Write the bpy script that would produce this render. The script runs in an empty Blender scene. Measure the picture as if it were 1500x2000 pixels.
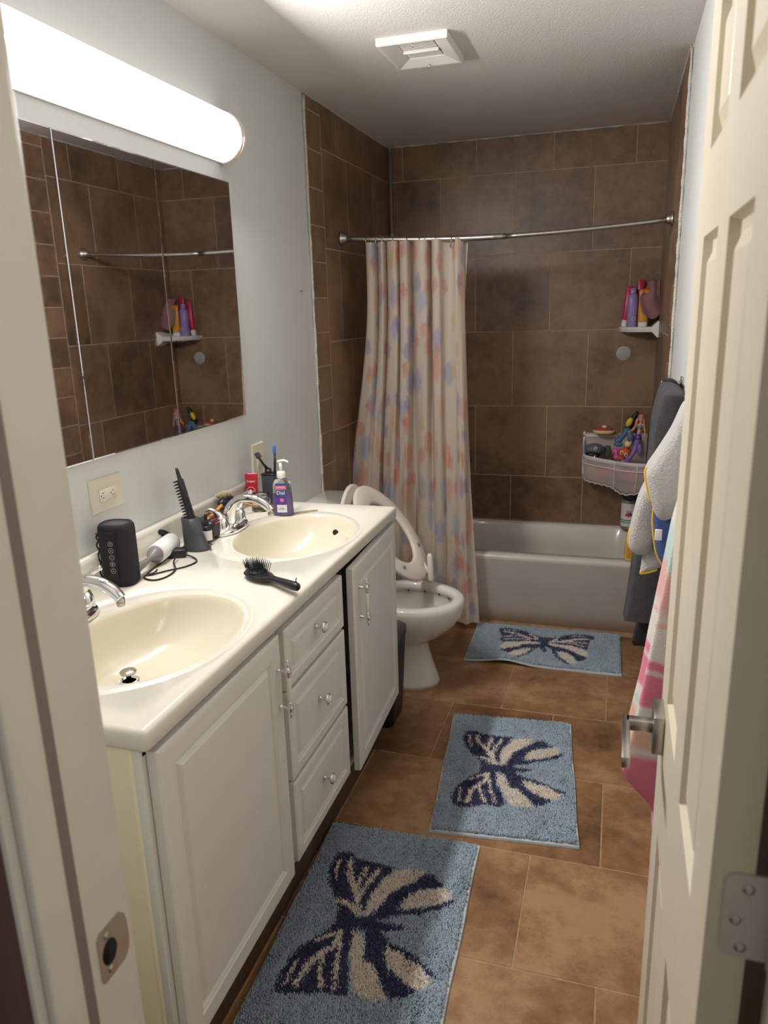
import bpy, bmesh, math, random
import numpy as np
from mathutils import Vector, Matrix, noise as mn
random.seed(7)
PI = math.pi
sc = bpy.context.scene
COL = sc.collection

# ------------------------------------------------------------------ materials
def lin(c):
    c = c / 255.0
    return c / 12.92 if c <= 0.04045 else ((c + 0.055) / 1.055) ** 2.4
def rgb(r, g, b): return (lin(r), lin(g), lin(b), 1.0)
def new_mat(name):
    m = bpy.data.materials.new(name); m.use_nodes = True
    nt = m.node_tree; b = nt.nodes['Principled BSDF']
    return m, nt, b
def N(nt, t, **kw):
    n = nt.nodes.new(t)
    for k, v in kw.items():
        if hasattr(n, k): setattr(n, k, v)
    return n
def noise_node(nt, scale, detail=4, rough=0.5, coord='Object'):
    tc = N(nt, 'ShaderNodeTexCoord'); n = N(nt, 'ShaderNodeTexNoise')
    n.inputs['Scale'].default_value = scale; n.inputs['Detail'].default_value = detail
    n.inputs['Roughness'].default_value = rough
    nt.links.new(tc.outputs[coord], n.inputs['Vector'])
    return n
def add_bump(nt, b, src, strength, dist):
    bp = N(nt, 'ShaderNodeBump'); bp.inputs['Strength'].default_value = strength
    bp.inputs['Distance'].default_value = dist
    nt.links.new(src, bp.inputs['Height']); nt.links.new(bp.outputs[0], b.inputs['Normal'])
def ramp(nt, src, stops):
    r = N(nt, 'ShaderNodeValToRGB')
    el = r.color_ramp.elements
    while len(el) < len(stops): el.new(0.5)
    for e, (p, c) in zip(el, stops): e.position = p; e.color = c
    nt.links.new(src, r.inputs['Fac'])
    return r
def mat(name, col, rough=0.5, metal=0.0, bump=None, vary=0.06, trans=0.0, coat=0.0, scale=9.0, ior=1.45, alpha=1.0, sheen=0.0, sss=0.0):
    m, nt, b = new_mat(name)
    if vary:
        n = noise_node(nt, scale, 5)
        c0 = tuple(max(0, c * (1 - vary * 1.6)) for c in col[:3]) + (1,)
        c1 = tuple(min(1, c * (1 + vary * 1.2)) for c in col[:3]) + (1,)
        r = ramp(nt, n.outputs['Fac'], [(0.3, c0), (0.7, c1)])
        nt.links.new(r.outputs['Color'], b.inputs['Base Color'])
    else: b.inputs['Base Color'].default_value = col
    b.inputs['Roughness'].default_value = rough; b.inputs['Metallic'].default_value = metal
    b.inputs['Transmission Weight'].default_value = trans; b.inputs['Coat Weight'].default_value = coat
    b.inputs['IOR'].default_value = ior; b.inputs['Alpha'].default_value = alpha
    b.inputs['Sheen Weight'].default_value = sheen
    if sss:
        b.inputs['Subsurface Weight'].default_value = sss; b.inputs['Subsurface Scale'].default_value = 0.01
    if bump:
        n2 = noise_node(nt, bump[0], 3, 0.6); add_bump(nt, b, n2.outputs['Fac'], bump[1], bump[2])
    return m
M = {}
M['wall'] = mat('painted_wall', rgb(212, 213, 210), 0.45, bump=(90, 0.35, 0.004), vary=0.015, scale=3)
M['ceil'] = mat('textured_ceiling', rgb(218, 212, 206), 0.8, bump=(150, 0.45, 0.004), vary=0.02, scale=3)
M['trim'] = mat('painted_trim', rgb(196, 190, 180), 0.4, bump=(40, 0.08, 0.003), vary=0.03)
M['doorpaint'] = mat('cream_door_paint', rgb(214, 204, 182), 0.38, bump=(60, 0.08, 0.002), vary=0.02)
M['hallwall'] = mat('hall_wall_brown', rgb(86, 62, 56), 0.7, bump=(60, 0.2, 0.003))
M['caulk'] = mat('white_caulk', rgb(215, 210, 200), 0.6, bump=(160, 0.9, 0.01))
M['cab'] = mat('cabinet_white', rgb(218, 214, 207), 0.4, bump=(50, 0.05, 0.002), vary=0.015)
M['cream'] = mat('cabinet_side_cream', rgb(236, 226, 192), 0.5, bump=(50, 0.05, 0.002), vary=0.03, scale=4)
M['marble'] = mat('cultured_marble', rgb(218, 212, 198), 0.22, vary=0.025, scale=5, coat=0.3)
M['bowl'] = mat('basin_cream', rgb(220, 212, 190), 0.2, vary=0.02, scale=6, coat=0.3)
M['dark'] = mat('dark_void', rgb(28, 24, 22), 0.8)
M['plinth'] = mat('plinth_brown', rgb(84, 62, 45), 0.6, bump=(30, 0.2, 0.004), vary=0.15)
M['chrome'] = mat('chrome', (0.82, 0.82, 0.83, 1), 0.07, 1.0, vary=0)
M['nickel'] = mat('brushed_nickel', (0.50, 0.47, 0.43, 1), 0.28, 1.0, vary=0.04, scale=40)
M['porcelain'] = mat('porcelain', rgb(228, 224, 214), 0.12, coat=0.4, vary=0.01)
M['water'] = mat('toilet_water', rgb(200, 208, 204), 0.05, vary=0)
M['tub'] = mat('tub_enamel', rgb(214, 206, 196), 0.22, coat=0.3, vary=0.02)
M['seat'] = mat('seat_plastic', rgb(220, 210, 198), 0.3, vary=0.02)
M['plasticw'] = mat('white_plastic', rgb(228, 224, 214), 0.35, vary=0.01)
M['almond'] = mat('almond_plate', rgb(218, 210, 192), 0.35, vary=0.01)
M['black'] = mat('black_plastic', rgb(28, 28, 31), 0.35, vary=0.05)
M['blackfab'] = mat('black_mesh_fabric', rgb(30, 30, 33), 0.75, bump=(900, 0.6, 0.002))
M['rubber'] = mat('black_rubber', rgb(20, 20, 22), 0.6)
M['grey'] = mat('grey_plastic', rgb(120, 118, 116), 0.35)
M['greyicon'] = mat('pale_icon', rgb(168, 166, 162), 0.5)
M['steel'] = mat('pole_grey', rgb(150, 148, 146), 0.4, 0.2)
M['red'] = mat('tube_red', rgb(178, 32, 50), 0.3)
M['pinkred'] = mat('bottle_magenta', rgb(196, 36, 84), 0.3)
M['orange'] = mat('orange_plastic', rgb(226, 104, 34), 0.35)
M['amber'] = mat('tube_amber', rgb(220, 150, 40), 0.35)
M['wood'] = mat('brush_wood', rgb(206, 140, 70), 0.4, vary=0.15, scale=30)
M['bristle'] = mat('pale_bristle', rgb(196, 180, 140), 0.7)
M['purple'] = mat('soap_purple', rgb(116, 78, 176), 0.12, trans=0.25, vary=0.03)
M['clear'] = mat('clear_plastic', (0.9, 0.9, 0.86, 1), 0.05, trans=0.95, vary=0, ior=1.3)
M['glass'] = mat('jar_glass', (0.95, 0.96, 0.95, 1), 0.03, trans=1.0, vary=0, ior=1.35)
M['lavender'] = mat('bottle_lavender', rgb(150, 132, 186), 0.35)
M['label'] = mat('paper_label', rgb(226, 224, 220), 0.5, vary=0.01)
M['labelblue'] = mat('label_blue', rgb(46, 80, 150), 0.4)
M['labelpink'] = mat('label_pink', rgb(226, 110, 160), 0.4)
M['labelpurple'] = mat('label_purple', rgb(86, 56, 150), 0.4)
M['labelteal'] = mat('label_teal', rgb(96, 150, 148), 0.4)
M['blue'] = mat('toothbrush_blue', rgb(50, 120, 200), 0.35)
M['charcoal'] = mat('charcoal_plastic', rgb(66, 68, 72), 0.4)
M['mauve'] = mat('mauve_washcloth', rgb(158, 112, 114), 0.95, bump=(400, 0.8, 0.004), sheen=0.2)
M['disc'] = mat('grey_disc', rgb(172, 168, 165), 0.5)
M['sage'] = mat('bottle_sage', rgb(126, 130, 122), 0.4)
M['yellow'] = mat('yellow_plastic', rgb(224, 196, 60), 0.4)
M['honey'] = mat('honey_bottle', rgb(226, 190, 110), 0.3, trans=0.2)
M['toyblue'] = mat('toy_blue', rgb(80, 112, 146), 0.5)
M['toygrey'] = mat('toy_grey', rgb(104, 104, 106), 0.5)
M['toypink'] = mat('toy_pink', rgb(222, 96, 160), 0.45)
M['toyred'] = mat('toy_red', rgb(190, 70, 66), 0.5)
M['toycream'] = mat('toy_cream', rgb(226, 206, 150), 0.5)
M['skin'] = mat('doll_skin', rgb(222, 164, 126), 0.5)
M['hair'] = mat('doll_hair', rgb(200, 132, 110), 0.6, vary=0.2, scale=60)
M['teal'] = mat('doll_top_teal', rgb(80, 158, 168), 0.5)
M['violet'] = mat('doll_tail_violet', rgb(140, 110, 180), 0.4, vary=0.12, scale=60)
M['towelgrey'] = mat('towel_dark_grey', rgb(62, 62, 63), 0.95, bump=(330, 0.9, 0.006), sheen=0.08, vary=0.1, scale=60)
M['towelblack'] = mat('towel_black', rgb(36, 36, 38), 0.95, bump=(330, 0.9, 0.006), sheen=0.05, vary=0.1, scale=60)
M['towelwhite'] = mat('towel_white', rgb(222, 216, 210), 0.95, bump=(300, 1.0, 0.012), sheen=0.2, vary=0.03)
M['towelyellow'] = mat('towel_yellow_binding', rgb(226, 180, 50), 0.9)
M['towelblue'] = mat('towel_blue', rgb(72, 92, 148), 0.95, bump=(380, 0.8, 0.004))
M['wire'] = mat('brown_elastic', rgb(120, 96, 70), 0.5)
M['matedge'] = mat('mat_hem', rgb(196, 204, 208), 0.9, bump=(500, 0.6, 0.003))

def mat_mirror():
    m, nt, b = new_mat('mirror_glass')
    b.inputs['Base Color'].default_value = (0.80, 0.80, 0.84, 1); b.inputs['Metallic'].default_value = 1
    n = noise_node(nt, 26, 6, 0.7); r = ramp(nt, n.outputs['Fac'], [(0.5, (0.015,) * 3 + (1,)), (0.8, (0.09,) * 3 + (1,))])
    nt.links.new(r.outputs['Color'], b.inputs['Roughness'])
    return m
M['mirror'] = mat_mirror()
def mat_emit(name, col, s):
    m, nt, b = new_mat(name)
    b.inputs['Base Color'].default_value = (0.9, 0.9, 0.9, 1)
    b.inputs['Emission Color'].default_value = col; b.inputs['Emission Strength'].default_value = s
    return m
M['lamp'] = mat_emit('lit_diffuser', (1.0, 0.985, 0.97, 1), 0.66)
def mat_tile(name, ca, cb, cc, rough):
    m, nt, b = new_mat(name)
    n1 = noise_node(nt, 3.2, 8, 0.62); n2 = noise_node(nt, 17, 6, 0.7); n3 = noise_node(nt, 120, 3, 0.6)
    at = N(nt, 'ShaderNodeAttribute', attribute_name='tone')
    ad = N(nt, 'ShaderNodeMath', operation='MULTIPLY_ADD'); nt.links.new(n2.outputs['Fac'], ad.inputs[0]); ad.inputs[1].default_value = 0.45
    nt.links.new(n1.outputs['Fac'], ad.inputs[2])
    a2 = N(nt, 'ShaderNodeMath', operation='MULTIPLY_ADD'); nt.links.new(at.outputs['Fac'], a2.inputs[0]); a2.inputs[1].default_value = 0.15
    nt.links.new(ad.outputs[0], a2.inputs[2])
    a3 = N(nt, 'ShaderNodeMath', operation='MULTIPLY_ADD'); nt.links.new(n3.outputs['Fac'], a3.inputs[0]); a3.inputs[1].default_value = 0.12
    nt.links.new(a2.outputs[0], a3.inputs[2])
    r = ramp(nt, a3.outputs[0], [(0.64, ca), (0.86, cb), (1.0, cc)])
    nt.links.new(r.outputs['Color'], b.inputs['Base Color'])
    b.inputs['Roughness'].default_value = rough
    add_bump(nt, b, ad.outputs[0], 0.25, 0.01)
    return m
M['walltile'] = mat_tile('brown_wall_tile', rgb(92, 72, 55), rgb(126, 99, 75), rgb(144, 115, 88), 0.38)
M['floortile'] = mat_tile('brown_floor_tile', rgb(98, 69, 45), rgb(148, 108, 73), rgb(174, 136, 99), 0.42)
M['grout'] = mat('wall_grout', rgb(190, 164, 138), 0.9, vary=0.1, scale=30)
M['fgrout'] = mat('floor_grout', rgb(172, 140, 104), 0.9, vary=0.15, scale=30)

def mat_attr(name, rough=0.95):
    m, nt, b = new_mat(name)
    at = N(nt, 'ShaderNodeAttribute', attribute_name='tuft'); nt.links.new(at.outputs['Color'], b.inputs['Base Color'])
    b.inputs['Roughness'].default_value = rough; b.inputs['Sheen Weight'].default_value = 0.3
    return m
M['pile'] = mat_attr('shag_pile')

def mat_curtain():
    m, nt, b = new_mat('printed_vinyl_curtain')
    uv = N(nt, 'ShaderNodeUVMap', uv_map='UVMap')
    wob = N(nt, 'ShaderNodeTexNoise'); wob.inputs['Scale'].default_value = 30; wob.inputs['Detail'].default_value = 2
    nt.links.new(uv.outputs[0], wob.inputs['Vector'])
    mixv = N(nt, 'ShaderNodeMixRGB', blend_type='ADD'); mixv.inputs['Fac'].default_value = 0.06
    nt.links.new(uv.outputs[0], mixv.inputs[1]); nt.links.new(wob.outputs['Color'], mixv.inputs[2])
    cur = None
    base = rgb(232, 218, 202)
    layers = [(7.0, 1.3, 0.30, [(0.0, rgb(242, 146, 124)), (0.34, rgb(156, 164, 220)), (0.62, rgb(244, 186, 136)), (0.84, rgb(166, 190, 222))]),
              (9.5, 7.7, 0.25, [(0.0, rgb(232, 122, 104)), (0.3, rgb(134, 138, 200)), (0.55, rgb(214, 190, 120)), (0.75, rgb(228, 136, 110))])]
    prev = None
    for scale, off, rad, stops in layers:
        mp = N(nt, 'ShaderNodeMapping'); mp.inputs['Location'].default_value = (off, off * 0.6, 0)
        mp.inputs['Scale'].default_value = (1.0, 0.8, 1)
        nt.links.new(mixv.outputs[0], mp.inputs['Vector'])
        v = N(nt, 'ShaderNodeTexVoronoi', voronoi_dimensions='2D'); v.inputs['Scale'].default_value = scale; v.inputs['Randomness'].default_value = 0.8
        nt.links.new(mp.outputs[0], v.inputs['Vector'])
        sep = N(nt, 'ShaderNodeSeparateColor'); nt.links.new(v.outputs['Color'], sep.inputs[0])
        r = ramp(nt, sep.outputs[0], stops); r.color_ramp.interpolation = 'CONSTANT'
        mk = ramp(nt, v.outputs['Distance'], [(rad - 0.05, (0.5,) * 3 + (1,)), (rad + 0.1, (0, 0, 0, 1))])
        gate = N(nt, 'ShaderNodeMath', operation='GREATER_THAN'); nt.links.new(sep.outputs[1], gate.inputs[0]); gate.inputs[1].default_value = 0.36
        mu = N(nt, 'ShaderNodeMath', operation='MULTIPLY'); nt.links.new(mk.outputs['Color'], mu.inputs[0]); nt.links.new(gate.outputs[0], mu.inputs[1])
        mx = N(nt, 'ShaderNodeMixRGB'); nt.links.new(mu.outputs[0], mx.inputs['Fac'])
        if prev is None: mx.inputs[1].default_value = base
        else: nt.links.new(prev, mx.inputs[1])
        nt.links.new(r.outputs['Color'], mx.inputs[2]); prev = mx.outputs[0]
    nt.links.new(prev, b.inputs['Base Color'])
    b.inputs['Roughness'].default_value = 0.38
    tr = N(nt, 'ShaderNodeBsdfTranslucent'); nt.links.new(prev, tr.inputs['Color'])
    tp = N(nt, 'ShaderNodeBsdfTransparent')
    m1 = N(nt, 'ShaderNodeMixShader'); m1.inputs[0].default_value = 0.32
    nt.links.new(b.outputs[0], m1.inputs[1]); nt.links.new(tr.outputs[0], m1.inputs[2])
    m2 = N(nt, 'ShaderNodeMixShader'); m2.inputs[0].default_value = 0.17
    nt.links.new(m1.outputs[0], m2.inputs[1]); nt.links.new(tp.outputs[0], m2.inputs[2])
    nt.links.new(m2.outputs[0], nt.nodes['Material Output'].inputs['Surface'])
    return m
M['curtain'] = mat_curtain()
def mat_sheer(name, col, transp, rough=0.6, mesh_scale=None):
    m, nt, b = new_mat(name)
    b.inputs['Base Color'].default_value = col; b.inputs['Roughness'].default_value = rough
    tp = N(nt, 'ShaderNodeBsdfTransparent'); m2 = N(nt, 'ShaderNodeMixShader'); m2.inputs[0].default_value = transp
    nt.links.new(b.outputs[0], m2.inputs[1]); nt.links.new(tp.outputs[0], m2.inputs[2])
    nt.links.new(m2.outputs[0], nt.nodes['Material Output'].inputs['Surface'])
    return m
M['liner'] = mat_sheer('clear_liner', rgb(190, 182, 168), 0.3, 0.35)
M['mesh'] = mat_sheer('white_mesh', rgb(226, 212, 206), 0.5)
M['binding'] = mat('mesh_binding', rgb(232, 226, 220), 0.8)

def mat_bands(name, z0, z1, stops):
    m, nt, b = new_mat(name)
    tc = N(nt, 'ShaderNodeTexCoord'); s = N(nt, 'ShaderNodeSeparateXYZ'); nt.links.new(tc.outputs['Object'], s.inputs[0])
    nz = noise_node(nt, 26, 5, 0.7)
    ad = N(nt, 'ShaderNodeMath', operation='MULTIPLY_ADD'); nt.links.new(nz.outputs['Fac'], ad.inputs[0]); ad.inputs[1].default_value = 0.018
    nt.links.new(s.outputs['Z'], ad.inputs[2])
    mr = N(nt, 'ShaderNodeMapRange'); mr.inputs['From Min'].default_value = z0; mr.inputs['From Max'].default_value = z1
    nt.links.new(ad.outputs[0], mr.inputs['Value'])
    r = ramp(nt, mr.outputs[0], stops)
    nt.links.new(r.outputs['Color'], b.inputs['Base Color']); b.inputs['Roughness'].default_value = 0.95; b.inputs['Sheen Weight'].default_value = 0.3
    n2 = noise_node(nt, 420, 3, 0.6); add_bump(nt, b, n2.outputs['Fac'], 0.8, 0.004)
    return m

# ------------------------------------------------------------------ mesh helpers
class MB:
    def __init__(s): s.v = []; s.f = []; s.m = []; s.sm = []
    def add(s, vs, fs, mi=0, smooth=False):
        o = len(s.v); s.v += [tuple(v) for v in vs]
        for f in fs: s.f.append(tuple(i + o for i in f)); s.m.append(mi); s.sm.append(smooth)
        return s
    def box(s, x0, x1, y0, y1, z0, z1, mi=0, bev=0, seg=2, mtx=None, smooth=None):
        bm = bmesh.new(); bmesh.ops.create_cube(bm, size=1)
        for v in bm.verts: v.co = Vector(((x0 + x1) / 2 + v.co.x * (x1 - x0), (y0 + y1) / 2 + v.co.y * (y1 - y0), (z0 + z1) / 2 + v.co.z * (z1 - z0)))
        if bev: bmesh.ops.bevel(bm, geom=bm.edges[:], offset=bev, segments=seg, affect='EDGES', profile=0.5)
        if mtx is not None: bm.transform(mtx)
        bm.verts.index_update()
        s.add([v.co[:] for v in bm.verts], [[v.index for v in f.verts] for f in bm.faces], mi, bool(bev) if smooth is None else smooth)
        bm.free(); return s
    def loft(s, rings, mi=0, cap0=True, cap1=True, smooth=True, closed=True):
        n = len(rings[0]); vs = [p for r in rings for p in r]; fs = []
        for i in range(len(rings) - 1):
            for j in range(n if closed else n - 1):
                k = (j + 1) % n
                fs.append((i * n + j, i * n + k, (i + 1) * n + k, (i + 1) * n + j))
        if cap0: fs.append(tuple(range(n))[::-1])
        if cap1: fs.append(tuple((len(rings) - 1) * n + j for j in range(n)))
        return s.add(vs, fs, mi, smooth)
    def lathe(s, prof, c=(0, 0, 0), axis='z', seg=24, mi=0, sx=1, sy=1, mtx=None, caps=True):
        rings = []
        for r, h in prof:
            ring = []
            for j in range(seg):
                a = 2 * PI * j / seg; p = Vector((r * sx * math.cos(a), r * sy * math.sin(a), h))
                if axis == 'x': p = Vector((p.z, p.x, p.y))
                elif axis == 'y': p = Vector((p.y, p.z, p.x))
                if mtx is not None: p = mtx @ p
                ring.append(p + Vector(c))
            rings.append(ring)
        return s.loft(rings, mi, caps, caps)
    def tube(s, pts, r, seg=10, mi=0, caps=True):
        pts = [Vector(p) for p in pts]; n = len(pts)
        rr = r if isinstance(r, (list, tuple)) else [r] * n
        rings = []; up = None
        for i, p in enumerate(pts):
            t = (pts[min(i + 1, n - 1)] - pts[max(i - 1, 0)])
            if t.length < 1e-9: t = Vector((0, 0, 1))
            t.normalize()
            if up is None:
                up = Vector((0, 0, 1)) if abs(t.z) < 0.9 else Vector((1, 0, 0))
            a = t.cross(up)
            if a.length < 1e-6: a = t.orthogonal()
            a.normalize(); b2 = a.cross(t).normalized(); up = b2
            rings.append([p + (a * math.cos(2 * PI * j / seg) + b2 * math.sin(2 * PI * j / seg)) * rr[i] for j in range(seg)])
        return s.loft(rings, mi, caps, caps)
    def ball(s, c, r, sx=1, sy=1, sz=1, mi=0, seg=16, mtx=None):
        prof = [(max(1e-4, r * math.sin(PI * i / 10)), -r * math.cos(PI * i / 10) * sz) for i in range(11)]
        return s.lathe(prof, c, 'z', seg, mi, sx, sy, mtx)
    def torus(s, c, R, r, axis='z', seg=28, k=8, mi=0, mtx=None, sx=1, sy=1):
        rings = []
        for i in range(seg + 1):
            a = 2 * PI * i / seg; ring = []
            for j in range(k):
                b = 2 * PI * j / k; q = R + r * math.cos(b)
                p = Vector((q * math.cos(a) * sx, q * math.sin(a) * sy, r * math.sin(b)))
                if axis == 'x': p = Vector((p.z, p.x, p.y))
                elif axis == 'y': p = Vector((p.y, p.z, p.x))
                if mtx is not None: p = mtx @ p
                ring.append(p + Vector(c))
            rings.append(ring)
        return s.loft(rings, mi, False, False)

def setp(o, label=None, cat=None, group=None, kind=None):
    if label: o['label'] = label
    if cat: o['category'] = cat
    if group: o['group'] = group
    if kind: o['kind'] = kind
    return o
def wloc(o):
    v = Vector((0, 0, 0))
    while o is not None: v += o.location; o = o.parent
    return v
def obj(name, mb, mats, parent=None, loc=None, label=None, cat=None, group=None, kind=None, fix=True, subs=0):
    """world-coordinate mesh -> one object; vertices are stored relative to the object's origin"""
    off = Vector(loc) if loc is not None else (wloc(parent) if parent else Vector((0, 0, 0)))
    me = bpy.data.meshes.new(name)
    vs = [(v[0] - off.x, v[1] - off.y, v[2] - off.z) for v in mb.v]
    me.from_pydata(vs, [], mb.f)
    for i, p in enumerate(me.polygons): p.material_index = mb.m[i]; p.use_smooth = mb.sm[i]
    if fix:
        bm = bmesh.new(); bm.from_mesh(me)
        if getattr(mb, 'weld', False): bmesh.ops.remove_doubles(bm, verts=bm.verts[:], dist=1e-5)
        bmesh.ops.recalc_face_normals(bm, faces=bm.faces[:]); bm.to_mesh(me); bm.free()
    for m in (mats if isinstance(mats, (list, tuple)) else [mats]): me.materials.append(M[m] if isinstance(m, str) else m)
    o = bpy.data.objects.new(name, me); COL.objects.link(o)
    if parent: o.parent = parent; o.location = off - wloc(parent)
    else: o.location = off
    if subs:
        md = o.modifiers.new('sub', 'SUBSURF'); md.levels = subs; md.render_levels = subs
    setp(o, label, cat, group, kind)
    return o
def thing(name, loc, label, cat, group=None):
    o = bpy.data.objects.new(name, None); COL.objects.link(o); o.location = loc; o.empty_display_size = 0.05
    return setp(o, label, cat, group)
def copy_tree(o, dloc, parent=None, label=None):
    c = o.copy(); COL.objects.link(c)
    if parent is not None: c.parent = parent
    else: c.location = Vector(o.location) + Vector(dloc)
    if label: c['label'] = label
    for ch in [x for x in bpy.data.objects if x.parent == o]: copy_tree(ch, None, c)
    return c
def text_mesh(name, s, size, mtx, m, parent, ext=0.0004, label=None):
    cu = bpy.data.curves.new(name, 'FONT'); cu.body = s; cu.size = size; cu.align_x = 'CENTER'; cu.align_y = 'CENTER'; cu.extrude = ext; cu.resolution_u = 3
    t = bpy.data.objects.new(name + '_tmp', cu); COL.objects.link(t)
    dg = bpy.context.evaluated_depsgraph_get(); me = bpy.data.meshes.new_from_object(t.evaluated_get(dg))
    bpy.data.objects.remove(t); me.name = name
    off = wloc(parent); me.transform(Matrix.Translation(-off) @ mtx)
    me.materials.clear(); me.materials.append(M[m])
    o = bpy.data.objects.new(name, me); COL.objects.link(o); o.parent = parent
    if label: o['label'] = label
    return o
def frame(origin, xdir, up):
    """matrix whose local x = xdir, y = up, z = outward normal"""
    x = Vector(xdir).normalized(); y = Vector(up); y = (y - x * y.dot(x)).normalized(); z = x.cross(y)
    m = Matrix.Identity(4)
    for i in range(3): m[i][0] = x[i]; m[i][1] = y[i]; m[i][2] = z[i]; m[i][3] = origin[i]
    return m
def spline(pts, n=6):
    P = [Vector(p) for p in pts]; out = []
    for i in range(len(P) - 1):
        p0 = P[max(i - 1, 0)]; p1 = P[i]; p2 = P[i + 1]; p3 = P[min(i + 2, len(P) - 1)]
        for k in range(n):
            t = k / n
            out.append(0.5 * ((2 * p1) + (p2 - p0) * t + (2 * p0 - 5 * p1 + 4 * p2 - p3) * t * t + (3 * p1 - p0 - 3 * p2 + p3) * t ** 3))
    out.append(P[-1]); return out

# ------------------------------------------------------------------ dimensions
W = 1.475; H = 2.445; YB = 4.296; YT = 3.12; YD = 0.585; YH = 0.45
JL = 0.768; JR = 1.425; DH = 2.05

# ------------------------------------------------------------------ tiled surfaces
def tiles(rects, mapf, gap=0.004, th=0.0014, mi=1, bev=0.0012):
    """rects: (u0,u1,v0,v1) -> raised bevelled tiles via mapf(u,v,h)"""
    vs = []; fs = []; tone = []
    for (u0, u1, v0, v1) in rects:
        if u1 - u0 < 0.008 or v1 - v0 < 0.008: continue
        t = random.random(); o = len(vs); g = gap / 2
        a = (u0 + g, u1 - g, v0 + g, v1 - g)
        for (du, h) in ((0, 0), (0, th - bev), (bev, th)):
            vs += [mapf(a[0] + du, a[2] + du, h), mapf(a[1] - du, a[2] + du, h), mapf(a[1] - du, a[3] - du, h), mapf(a[0] + du, a[3] - du, h)]
        for k in range(2):
            for j in range(4):
                fs.append((o + k * 4 + j, o + k * 4 + (j + 1) % 4, o + k * 4 + 4 + (j + 1) % 4, o + k * 4 + 4 + j))
        fs.append((o + 8, o + 9, o + 10, o + 11)); tone += [t] * 12
    return vs, fs, tone
def tile_obj(name, rects, mapf, slab, parent, mats, gap=0.004):
    vs, fs, tone = tiles(rects, mapf, gap)
    me = bpy.data.meshes.new(name); n0 = len(slab.v)
    me.from_pydata([tuple(v) for v in slab.v] + [tuple(v) for v in vs], [], slab.f + [tuple(i + n0 for i in f) for f in fs])
    for i, p in enumerate(me.polygons): p.material_index = 0 if i < len(slab.f) else 1
    at = me.attributes.new('tone', 'FLOAT', 'POINT'); at.data.foreach_set('value', [0.5] * n0 + tone)
    bm = bmesh.new(); bm.from_mesh(me); bmesh.ops.recalc_face_normals(bm, faces=bm.faces[:]); bm.to_mesh(me); bm.free()
    for m in mats: me.materials.append(M[m])
    o = bpy.data.objects.new(name, me); COL.objects.link(o)
    if parent: o.parent = parent
    return o
def clip(a, b, lo, hi): return max(a, lo), min(b, hi)
# floor
rects = []
yl = [1.51 + 0.4135 * k for k in range(-6, 6)]
for k in range(len(yl) - 1):
    y0, y1 = clip(yl[k], yl[k + 1], YH - 0.02, 3.61)
    if y1 <= y0: continue
    odd = (k - 6) % 2
    x0 = 1.10 if odd == 0 else 1.30
    for j in range(-5, 3):
        a, b = clip(x0 + 0.41 * j, x0 + 0.41 * (j + 1), 0.0, W)
        if b > a: rects.append((a, b, y0, y1))
o = tile_obj('floor', rects, lambda u, v, h: (u, v, -0.0014 + h), MB().box(-0.1, W + 0.1, YH - 0.02, YB + 0.1, -0.1, -0.0014), None, ['fgrout', 'floortile'], 0.005)
setp(o, kind='structure')
hf = obj('floor_hall', MB().box(-0.6, 2.4, -0.9, YH - 0.02, -0.1, -0.002), 'plinth', kind='structure')
# back wall
ZR = [-0.19, 0.227, 0.635, 1.04, 1.452, 1.859, 2.265, 2.671]
wb = obj('wall_back', MB().box(-0.1, W + 0.1, YB, YB + 0.1, 0, H), 'wall', kind='structure')
rects = []
for i in range(len(ZR) - 1):
    z0, z1 = clip(ZR[i], ZR[i + 1], 0.37, H)
    if z1 <= z0: continue
    x0 = 0.096 if i % 2 == 0 else 0.305
    for j in range(-2, 5):
        a, b = clip(x0 + 0.406 * j, x0 + 0.406 * (j + 1), 0, W)
        if b > a: rects.append((a, b, z0, z1))
tile_obj('tile_cladding', rects, lambda u, v, h: (u, YB - 0.006 - h, v), MB().box(0, W, YB - 0.006, YB, 0.3, H), wb, ['grout', 'walltile'])
# side walls
for side, x, sg in (('left', 0.0, 1), ('right', W, -1)):
    w = obj('wall_' + side, MB().box(x - 0.1 if sg > 0 else x, x if sg > 0 else x + 0.1, YD if side == 'left' else YD, YB, 0, H), 'wall', kind='structure')
    rects = []
    for i in range(len(ZR) - 1):
        z0, z1 = clip(ZR[i], ZR[i + 1], 0.0, H)
        if z1 <= z0: continue
        y0 = 3.195 if i % 2 == 0 else 3.066
        y0 = 3.47 - 0.4 if i % 2 == 0 else 3.60 - 0.4
        for j in range(0, 4):
            a, b = clip(y0 + 0.4 * j, y0 + 0.4 * (j + 1), 3.285, YB)
            if b > a: rects.append((a, b, z0, z1))
    z = 1.199 - 0.149 * 9
    while z < H:
        z0, z1 = clip(z, z + 0.149, 0, H)
        if z1 > z0: rects.append((YT, 3.285, z0, z1))
        z += 0.149
    tile_obj('tile_cladding', rects, lambda u, v, h, x=x, sg=sg: (x + sg * (0.008 + h), u, v), MB().box(*sorted((x, x + sg * 0.008)), YT, YB, 0, H), w, ['grout', 'walltile'])
    # ragged caulk bead along the tile edge
    pts = [(x + sg * 0.006, YT - 0.003 + random.uniform(-.002, .002), 0.02 + (H - 0.03) * k / 90) for k in range(91)]
    obj('caulk_bead', MB().tube(pts, [random.uniform(0.004, 0.008) for _ in pts], 6), 'caulk', w)
    pts = [(x + sg * 0.008, YT + (YB - YT) * k / 30, H - 0.002) for k in range(31)]
    obj('caulk_bead', MB().tube(pts, [random.uniform(0.002, 0.005) for _ in pts], 6), 'caulk', w)
pts = [(0.01 + (W - 0.02) * k / 40, YB - 0.008, H - 0.002) for k in range(41)]
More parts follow.
